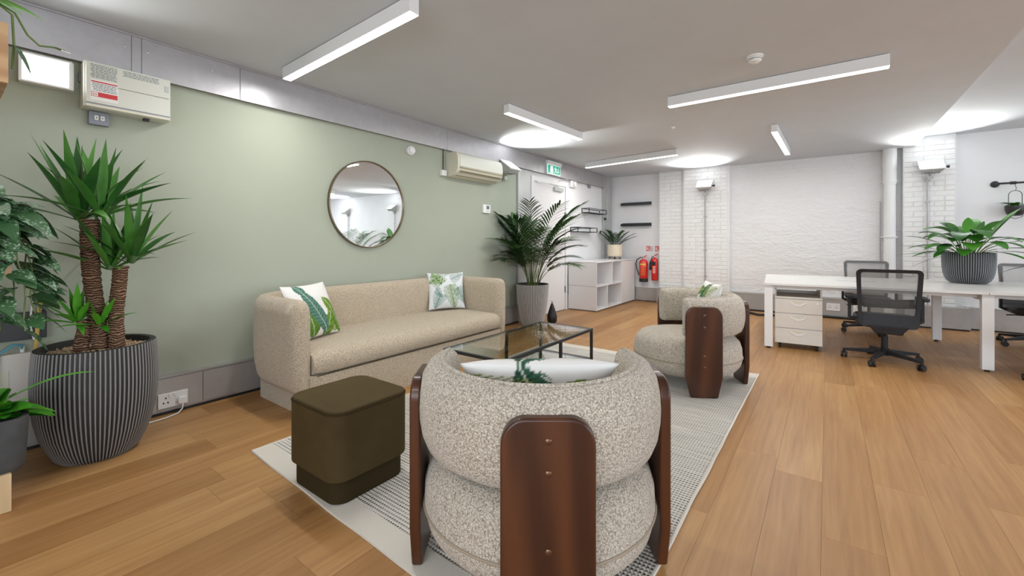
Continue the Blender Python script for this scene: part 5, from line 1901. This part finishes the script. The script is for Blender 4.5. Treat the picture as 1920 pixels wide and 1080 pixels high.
# --- zz plant on the storage unit
ZX, ZY, ZZ = -3.60, 8.52, UZ
zp = thing('potted_zz_plant', 'small dark green plant in a cream pot on the white storage unit', 'potted plant', (ZX, ZY, ZZ))
MB().lathe([(0.105, 0.05), (0.135, 0.06), (0.152, 0.09), (0.155, 0.30), (0.148, 0.305), (0.14, 0.30), (0.135, 0.26), (0.001, 0.26)], 40, (ZX, ZY, ZZ), cap1=False).build('pot', 'cream_pot', zp, smooth=50)
MB().lathe([(0.001, 0.0), (0.134, 0.0)], 24, (ZX, ZY, ZZ + 0.262), cap0=False, cap1=False).build('soil', 'soil', zp)
for k in range(4):
    a = R(20 + 90 * k)
    MB().bar((ZX + 0.075 * math.cos(a), ZY + 0.075 * math.sin(a), ZZ + 0.06), (ZX + 0.125 * math.cos(a), ZY + 0.125 * math.sin(a), ZZ), 0.02, 0.02).build('stand_leg', 'walnut', zp)
for k in range(13):
    az = k * 2.4
    el = 42 + 40 * ((k * 7) % 13) / 13
    if math.cos(az) < -0.3:
        el += 14
    palm_frond(zp, (ZX + 0.05 * math.cos(az), ZY + 0.05 * math.sin(az), ZZ + 0.26), az, R(min(el, 84)), 0.40, 0.12, 500 + k, nl=9, lw=0.020, ll=0.085, m_='zz', start=0.25, stemr=0.008, stem='zz')

# --- broad-leaved plant on the desk
DX, DY = 1.335, 7.23
dp = thing('potted_desk_plant', 'broad-leaved green plant in a black and grey ribbed pot on the desk', 'potted plant', (DX, DY, DZ))
prof = [(0.12, 0.0), (0.150, 0.006), (0.178, 0.03), (0.198, 0.07), (0.212, 0.13), (0.219, 0.20), (0.222, 0.28), (0.223, 0.355)]
ribbed_pot(dp, (DX, DY, DZ), prof, 68, 'pot_black', 'rib_slate', 0.012, 0.004, 0.04, 0.38)
DC = Vector((DX, DY, DZ))
ra = Vector((0.66, -0.75, 0))                     # screen right at this bearing is close to +x, -y; computed from the view ray
vd = Vector((DX, DY, 0)).normalized()
sr = Vector((vd.y, -vd.x, 0))                     # right of the line of sight


def desk_leaf(ang, el, stemL, L, w, droop, m_='lily', fwd=0.0, twist=0.0, shape='lance'):
    """ang: 0 = right, 90 = away, 180 = left, 270 = towards the camera"""
    d = sr * math.cos(R(ang)) + vd * math.sin(R(ang))
    az = math.atan2(d.y, d.x)
    b0 = DC + d * 0.05 + Vector((0, 0, 0.31))
    e = R(el)
    p1 = b0 + Vector((d.x * math.cos(e), d.y * math.cos(e), math.sin(e))) * stemL
    mid = b0.lerp(p1, 0.5) + Vector((0, 0, 0.02))
    stm = MB().tube([b0, mid, p1], [0.006, 0.005, 0.004], 6)
    lf = add_leaf(dp, (p1, az, max(-0.4, e - 0.55 * droop * 2), L, w, droop), m_, shape=shape, n=12, fold=0.22, twist=twist)
    stm.build('leaf_stem', 'stem', lf, smooth=60)


for a in ((178, 42, 0.20, 0.40, 0.050, 0.20), (170, 22, 0.17, 0.42, 0.030, 0.10), (186, 14, 0.16, 0.42, 0.028, 0.16), (200, 24, 0.14, 0.33, 0.062, 0.30), (150, 58, 0.22, 0.34, 0.075, 0.42),
          (215, 50, 0.16, 0.30, 0.085, 0.48), (250, 66, 0.20, 0.26, 0.085, 0.55), (280, 78, 0.24, 0.26, 0.095, 0.75), (300, 62, 0.20, 0.26, 0.070, 0.45), (330, 55, 0.24, 0.30, 0.060, 0.50),
          (10, 60, 0.26, 0.36, 0.062, 0.05), (5, 36, 0.26, 0.62, 0.038, 0.32), (352, 28, 0.20, 0.56, 0.048, 0.30), (345, 20, 0.20, 0.44, 0.040, 0.28), (330, 20, 0.18, 0.36, 0.040, 0.35),
          (100, 70, 0.24, 0.30, 0.070, 0.30), (60, 62, 0.24, 0.32, 0.065, 0.35), (130, 70, 0.28, 0.24, 0.05, 0.2), (230, 30, 0.14, 0.26, 0.060, 0.40), (185, 4, 0.12, 0.34, 0.022, 0.26), (90, 84, 0.26, 0.24, 0.05, 0.1),
          (45, 76, 0.26, 0.20, 0.04, 0.1), (265, 40, 0.14, 0.22, 0.07, 0.5),
          (165, 62, 0.24, 0.36, 0.080, 0.40), (190, 38, 0.18, 0.36, 0.070, 0.35), (225, 66, 0.24, 0.36, 0.088, 0.55), (260, 74, 0.26, 0.34, 0.092, 0.7), (290, 72, 0.28, 0.36, 0.080, 0.65),
          (320, 70, 0.28, 0.36, 0.070, 0.35), (20, 62, 0.30, 0.42, 0.062, 0.12), (0, 48, 0.26, 0.38, 0.060, 0.5), (345, 44, 0.24, 0.32, 0.060, 0.6), (275, 54, 0.18, 0.32, 0.085, 0.55), (240, 48, 0.16, 0.32, 0.085, 0.5),
          (205, 72, 0.28, 0.36, 0.085, 0.5), (305, 50, 0.20, 0.34, 0.075, 0.5), (80, 76, 0.28, 0.34, 0.07, 0.3), (140, 74, 0.28, 0.34, 0.075, 0.35)):
    desk_leaf(*a)

# second plant at the right end of the desk, only one leaf in view
d2 = thing('potted_plant', 'plant off the right edge, one long dark leaf dipping behind the desk pot', 'potted plant', (2.15, 7.35, DZ))
MB().lathe([(0.07, 0), (0.09, 0.01), (0.105, 0.17), (0.098, 0.17), (0.09, 0.15), (0.001, 0.15)], 32, (2.15, 7.35, DZ), cap1=False).build('pot', 'concrete', d2, smooth=50)
for az, el, L, w_, dr_ in ((R(172), R(30), 0.62, 0.022, 0.55), (R(100), R(65), 0.4, 0.03, 0.3), (R(20), R(55), 0.45, 0.03, 0.3), (R(-60), R(60), 0.4, 0.03, 0.3)):
    add_leaf(d2, ((2.15, 7.35, DZ + 0.14), az, el, L, w_, dr_), 'palm', shape='lance', n=12)

# --- rail and hanging planter on the right
rl_ = thing('wall_rail', 'black pipe rail with round wall flange at the right edge', 'rail', (1.95, 8.8, 2.07))
MB().lathe([(0.045, -0.0), (0.045, -0.012), (0.028, -0.02)], 24, (1.90, 8.88, 2.07), ax='Y').build('flange', 'black_metal', rl_, smooth=40)
MB().tube([(1.90, 8.87, 2.07), (1.90, 8.80, 2.07), (1.93, 8.785, 2.07), (3.0, 8.785, 2.07)], 0.013, 10).build('pipe', 'black_metal', rl_, smooth=60)
MB().lathe([(0.021, 0), (0.021, 0.06)], 14, (2.02, 8.785, 2.07), ax='X').build('fitting', 'black_metal', rl_, smooth=40)
hp = thing('hanging_planter', 'small black bowl planter hanging from the rail with bright green leaves', 'hanging planter', (2.06, 8.76, 1.6))
HX, HY = 2.065, 8.762
hb = MB().lathe([(0.001, 1.615), (0.05, 1.617), (0.085, 1.65), (0.098, 1.70), (0.10, 1.755), (0.095, 1.757), (0.09, 1.735), (0.001, 1.735)], 32, (HX, HY, 0), cap0=False, cap1=False).build('bowl', 'black_metal', hp, smooth=50)
loop = [(HX - 0.062, HY, 1.70), (HX - 0.062, HY, 1.90)] + [(HX - 0.062 * math.cos(R(q)), HY, 1.90 + 0.062 * math.sin(R(q))) for q in range(15, 180, 15)] + [(HX + 0.062, HY, 1.90), (HX + 0.062, HY, 1.70)]
loop2 = [(HX - 0.085, HY, 1.68), (HX - 0.06, HY, 1.60), (HX, HY, 1.575), (HX + 0.06, HY, 1.60), (HX + 0.085, HY, 1.68)]
MB().tube(loop, 0.004, 6).tube(loop2, 0.004, 6).tube([(HX, HY, 1.962), (HX + 0.01, HY, 1.99), (HX, HY + 0.02, 2.055)], 0.003, 6).build('wire_hanger', 'black_metal', hp, smooth=60)
for k in range(12):
    az = k * 2.4
    add_leaf(hp, ((HX, HY, 1.745), az, R(25 + (k * 13) % 45), 0.13, 0.032, 0.5), 'bright_leaf', shape='heart', n=8, fold=0.15)
for az, L in ((R(184), 0.24), (R(196), 0.20), (R(215), 0.20), (R(172), 0.17), (R(240), 0.18)):
    add_leaf(hp, ((HX, HY, 1.75), az, R(34), L, 0.045, 0.40), 'bright_leaf', shape='heart', n=8, fold=0.15)

# --- large palm seen only in the mirror
mpx, mpy = 4.35, 7.9
mp_ = thing('potted_palm', 'leafy palm near the right-hand windows, seen only in the mirror', 'potted plant', (mpx, mpy, 0))
ribbed_pot(mp_, (mpx, mpy, 0), [(0.15, 0), (0.19, 0.1), (0.23, 0.35), (0.24, 0.55)], 60, 'pot_grey', 'rib_pale', 0.02, 0.004, 0.05, 0.6)
for k in range(13):
    az = k * 2.39996
    palm_frond(mp_, (mpx + 0.05 * math.cos(az), mpy + 0.05 * math.sin(az), 0.5), az, R(58 + 2.2 * k), 1.45, 0.22, 700 + k, nl=13, ll=0.30, lw=0.014, m_='yucca')

# ================================================================== SHELF UNIT AT FAR LEFT
SX, SY = -3.07, 0.215
sh = thing('shelf_unit', 'wooden open shelf unit cut by the left edge of the photograph', 'shelf unit', (SX - 0.19, -0.4, 0))
D0 = SX - 0.40
MB().box(D0, SX, -1.35, SY, 0.0, 0.175).build('plinth_box', 'pale_pine', sh, bevel=0.003)
MB().box(D0, SX, -1.35, SY, 1.105, 1.155).build('shelf', 'pine', sh, bevel=0.003)
MB().box(D0, SX, -1.35, SY - 0.01, 2.00, 2.28).build('top_box', 'pine', sh, bevel=0.003)
for x in (D0 + 0.01, SX - 0.05):
    for y in (-1.34, -0.32):
        MB().box(x, x + 0.035, y, y + 0.035, 0.175, 2.0).build('upright', 'black_metal', sh)

# concrete pot with bright leaves on the plinth box
CX, CY = -3.235, 0.11
cp = thing('potted_plant', 'bright green leafy plant in a dark concrete pot at the left edge', 'potted plant', (CX, CY, 0.175))
ringp = []
for k_, z in ((0.86, 0.175), (0.93, 0.20), (0.97, 0.30), (1.0, 0.425)):
    ringp.append([(CX + x * k_, CY + y * k_, z) for x, y in rrect(-0.165, 0.165, -0.165, 0.165, 0.06, 6)])
ringp.append([(CX + x * 0.90, CY + y * 0.90, 0.425) for x, y in rrect(-0.165, 0.165, -0.165, 0.165, 0.06, 6)])
ringp.append([(CX + x * 0.88, CY + y * 0.88, 0.395) for x, y in rrect(-0.165, 0.165, -0.165, 0.165, 0.06, 6)])
n_ = len(ringp[0])
MB().add([q for r_ in ringp for q in r_], [(j * n_ + i_, j * n_ + (i_ + 1) % n_, (j + 1) * n_ + (i_ + 1) % n_, (j + 1) * n_ + i_) for j in range(len(ringp) - 1) for i_ in range(n_)] + [tuple(range(n_))[::-1], tuple((len(ringp) - 1) * n_ + i_ for i_ in range(n_))]).build('pot', 'concrete', cp, smooth=40)
rc_ = random.Random(31)
for k in range(22):
    az = R(-30 + 150 * ((k * 0.618) % 1)) if k % 3 else rc_.uniform(0, 2 * PI)
    el = R(18 + 52 * ((k * 0.37) % 1))
    add_leaf(cp, ((CX + 0.02 * math.cos(az), CY + 0.02 * math.sin(az), 0.40), az, el, rc_.uniform(0.20, 0.30), rc_.uniform(0.052, 0.070), rc_.uniform(0.25, 0.55)), 'bright_leaf', shape='lance', n=10, fold=0.2, twist=rc_.uniform(-.3, .3))
add_leaf(cp, ((CX, CY + 0.05, 0.45), R(75), R(38), 0.46, 0.026, 0.36), 'bright_leaf', shape='lance', n=12, fold=0.2)

# satin pothos on the middle shelf
QX, QY = -3.235, 0.10
sp_ = thing('trailing_pothos', 'silvery variegated pothos trailing from a dark pot on the wooden shelf', 'potted plant', (QX, QY, 1.155))
MB().lathe([(0.001, 0), (0.115, 0.0), (0.13, 0.01), (0.145, 0.12), (0.137, 0.12), (0.13, 0.10), (0.001, 0.10)], 36, (QX, QY, 1.155), cap0=False, cap1=False).build('pot', 'concrete', sp_, smooth=50)
rs_ = random.Random(41)


def heart_leaf(parent, p_, az, el, L, w, dr_, m_='satin', tw=0.0):
    add_leaf(parent, (p_, az, el, L, w, dr_), m_, shape='heart', n=10, fold=0.12, twist=tw)


for k in range(58):
    a = rs_.uniform(-1.2, 2.3)
    r_ = rs_.uniform(0.02, 0.13)
    z = 1.24 + rs_.uniform(0.0, 0.30) * (1 - r_ / 0.3)
    heart_leaf(sp_, (QX + r_ * math.cos(a), QY + r_ * math.sin(a), z), a + rs_.uniform(-.7, .7), R(rs_.uniform(-5, 45)), rs_.uniform(0.12, 0.18), rs_.uniform(0.042, 0.060), rs_.uniform(0.35, 0.9), tw=rs_.uniform(-.5, .5))
for v_ in range(7):
    a = R(15 + v_ * 16)
    x0_, y0_ = QX + 0.13 * math.cos(a), QY + 0.13 * math.sin(a)
    Ln = (0.42, 0.30, 0.44, 0.36, 0.24, 0.40, 0.30)[v_]
    pts_ = [Vector((QX + 0.10 * math.cos(a), QY + 0.10 * math.sin(a), 1.27)), Vector((x0_ + 0.03 * math.cos(a), y0_ + 0.03 * math.sin(a), 1.285))]
    for j in range(1, 9):
        pts_.append(Vector((x0_ + (0.05 + 0.008 * math.sin(j * 1.3 + v_)) * math.cos(a), y0_ + (0.055 + 0.010 * math.cos(j + v_)) * math.sin(a) + 0.004 * j, 1.27 - Ln * j / 8)))
    vn = MB().tube(pts_, 0.0032, 6).build('vine', 'stem', sp_, smooth=60)
    for j in range(2, 10):
        if (j + v_) % 5 == 4:
            continue
        heart_leaf(vn, pts_[j], a + rs_.uniform(-1.3, 1.3), R(rs_.uniform(-35, 15)), rs_.uniform(0.085, 0.135), rs_.uniform(0.030, 0.044), rs_.uniform(0.3, 0.7), tw=rs_.uniform(-.6, .6))

# plant on top of the unit
tp = thing('trailing_plant', 'glossy green trailing plant on top of the wooden shelf unit', 'potted plant', (-3.22, 0.0, 2.28))
MB().lathe([(0.001, 0), (0.09, 0.0), (0.11, 0.16), (0.10, 0.16), (0.001, 0.14)], 32, (-3.22, 0.05, 2.28), cap0=False, cap1=False).build('pot', 'concrete', tp, smooth=50)
for k, (az, el, L, w_) in enumerate(((R(60), R(35), 0.22, 0.05), (R(75), R(10), 0.20, 0.04), (R(40), R(-5), 0.20, 0.038), (R(90), R(50), 0.2, 0.05), (R(10), R(30), 0.2, 0.05), (R(150), R(40), 0.2, 0.05), (R(240), R(40), 0.2, 0.05))):
    heart_leaf(tp, (-3.20 + 0.07 * math.cos(az), 0.07 + 0.07 * math.sin(az), 2.40), az, el, L, w_, 0.4, 'bright_leaf')
MB().tube([(-3.18, 0.14, 2.42), (-3.14, 0.23, 2.36), (-3.14, 0.27, 2.27), (-3.15, 0.31, 2.235), (-3.15, 0.36, 2.245), (-3.15, 0.385, 2.24)], 0.005, 6).build('vine', 'stem', tp, smooth=60)
vn = MB().tube([(-3.16, 0.14, 2.42), (-3.12, 0.22, 2.34), (-3.11, 0.225, 2.20), (-3.11, 0.22, 2.08)], 0.005, 6).build('vine', 'stem', tp, smooth=60)
heart_leaf(tp, (-3.15, 0.36, 2.245), R(70), R(-10), 0.06, 0.012, 0.1, 'stem')
heart_leaf(tp, (-3.11, 0.225, 2.20), R(60), R(-60), 0.12, 0.028, 0.3, 'satin')
print('objects', len(bpy.data.objects))
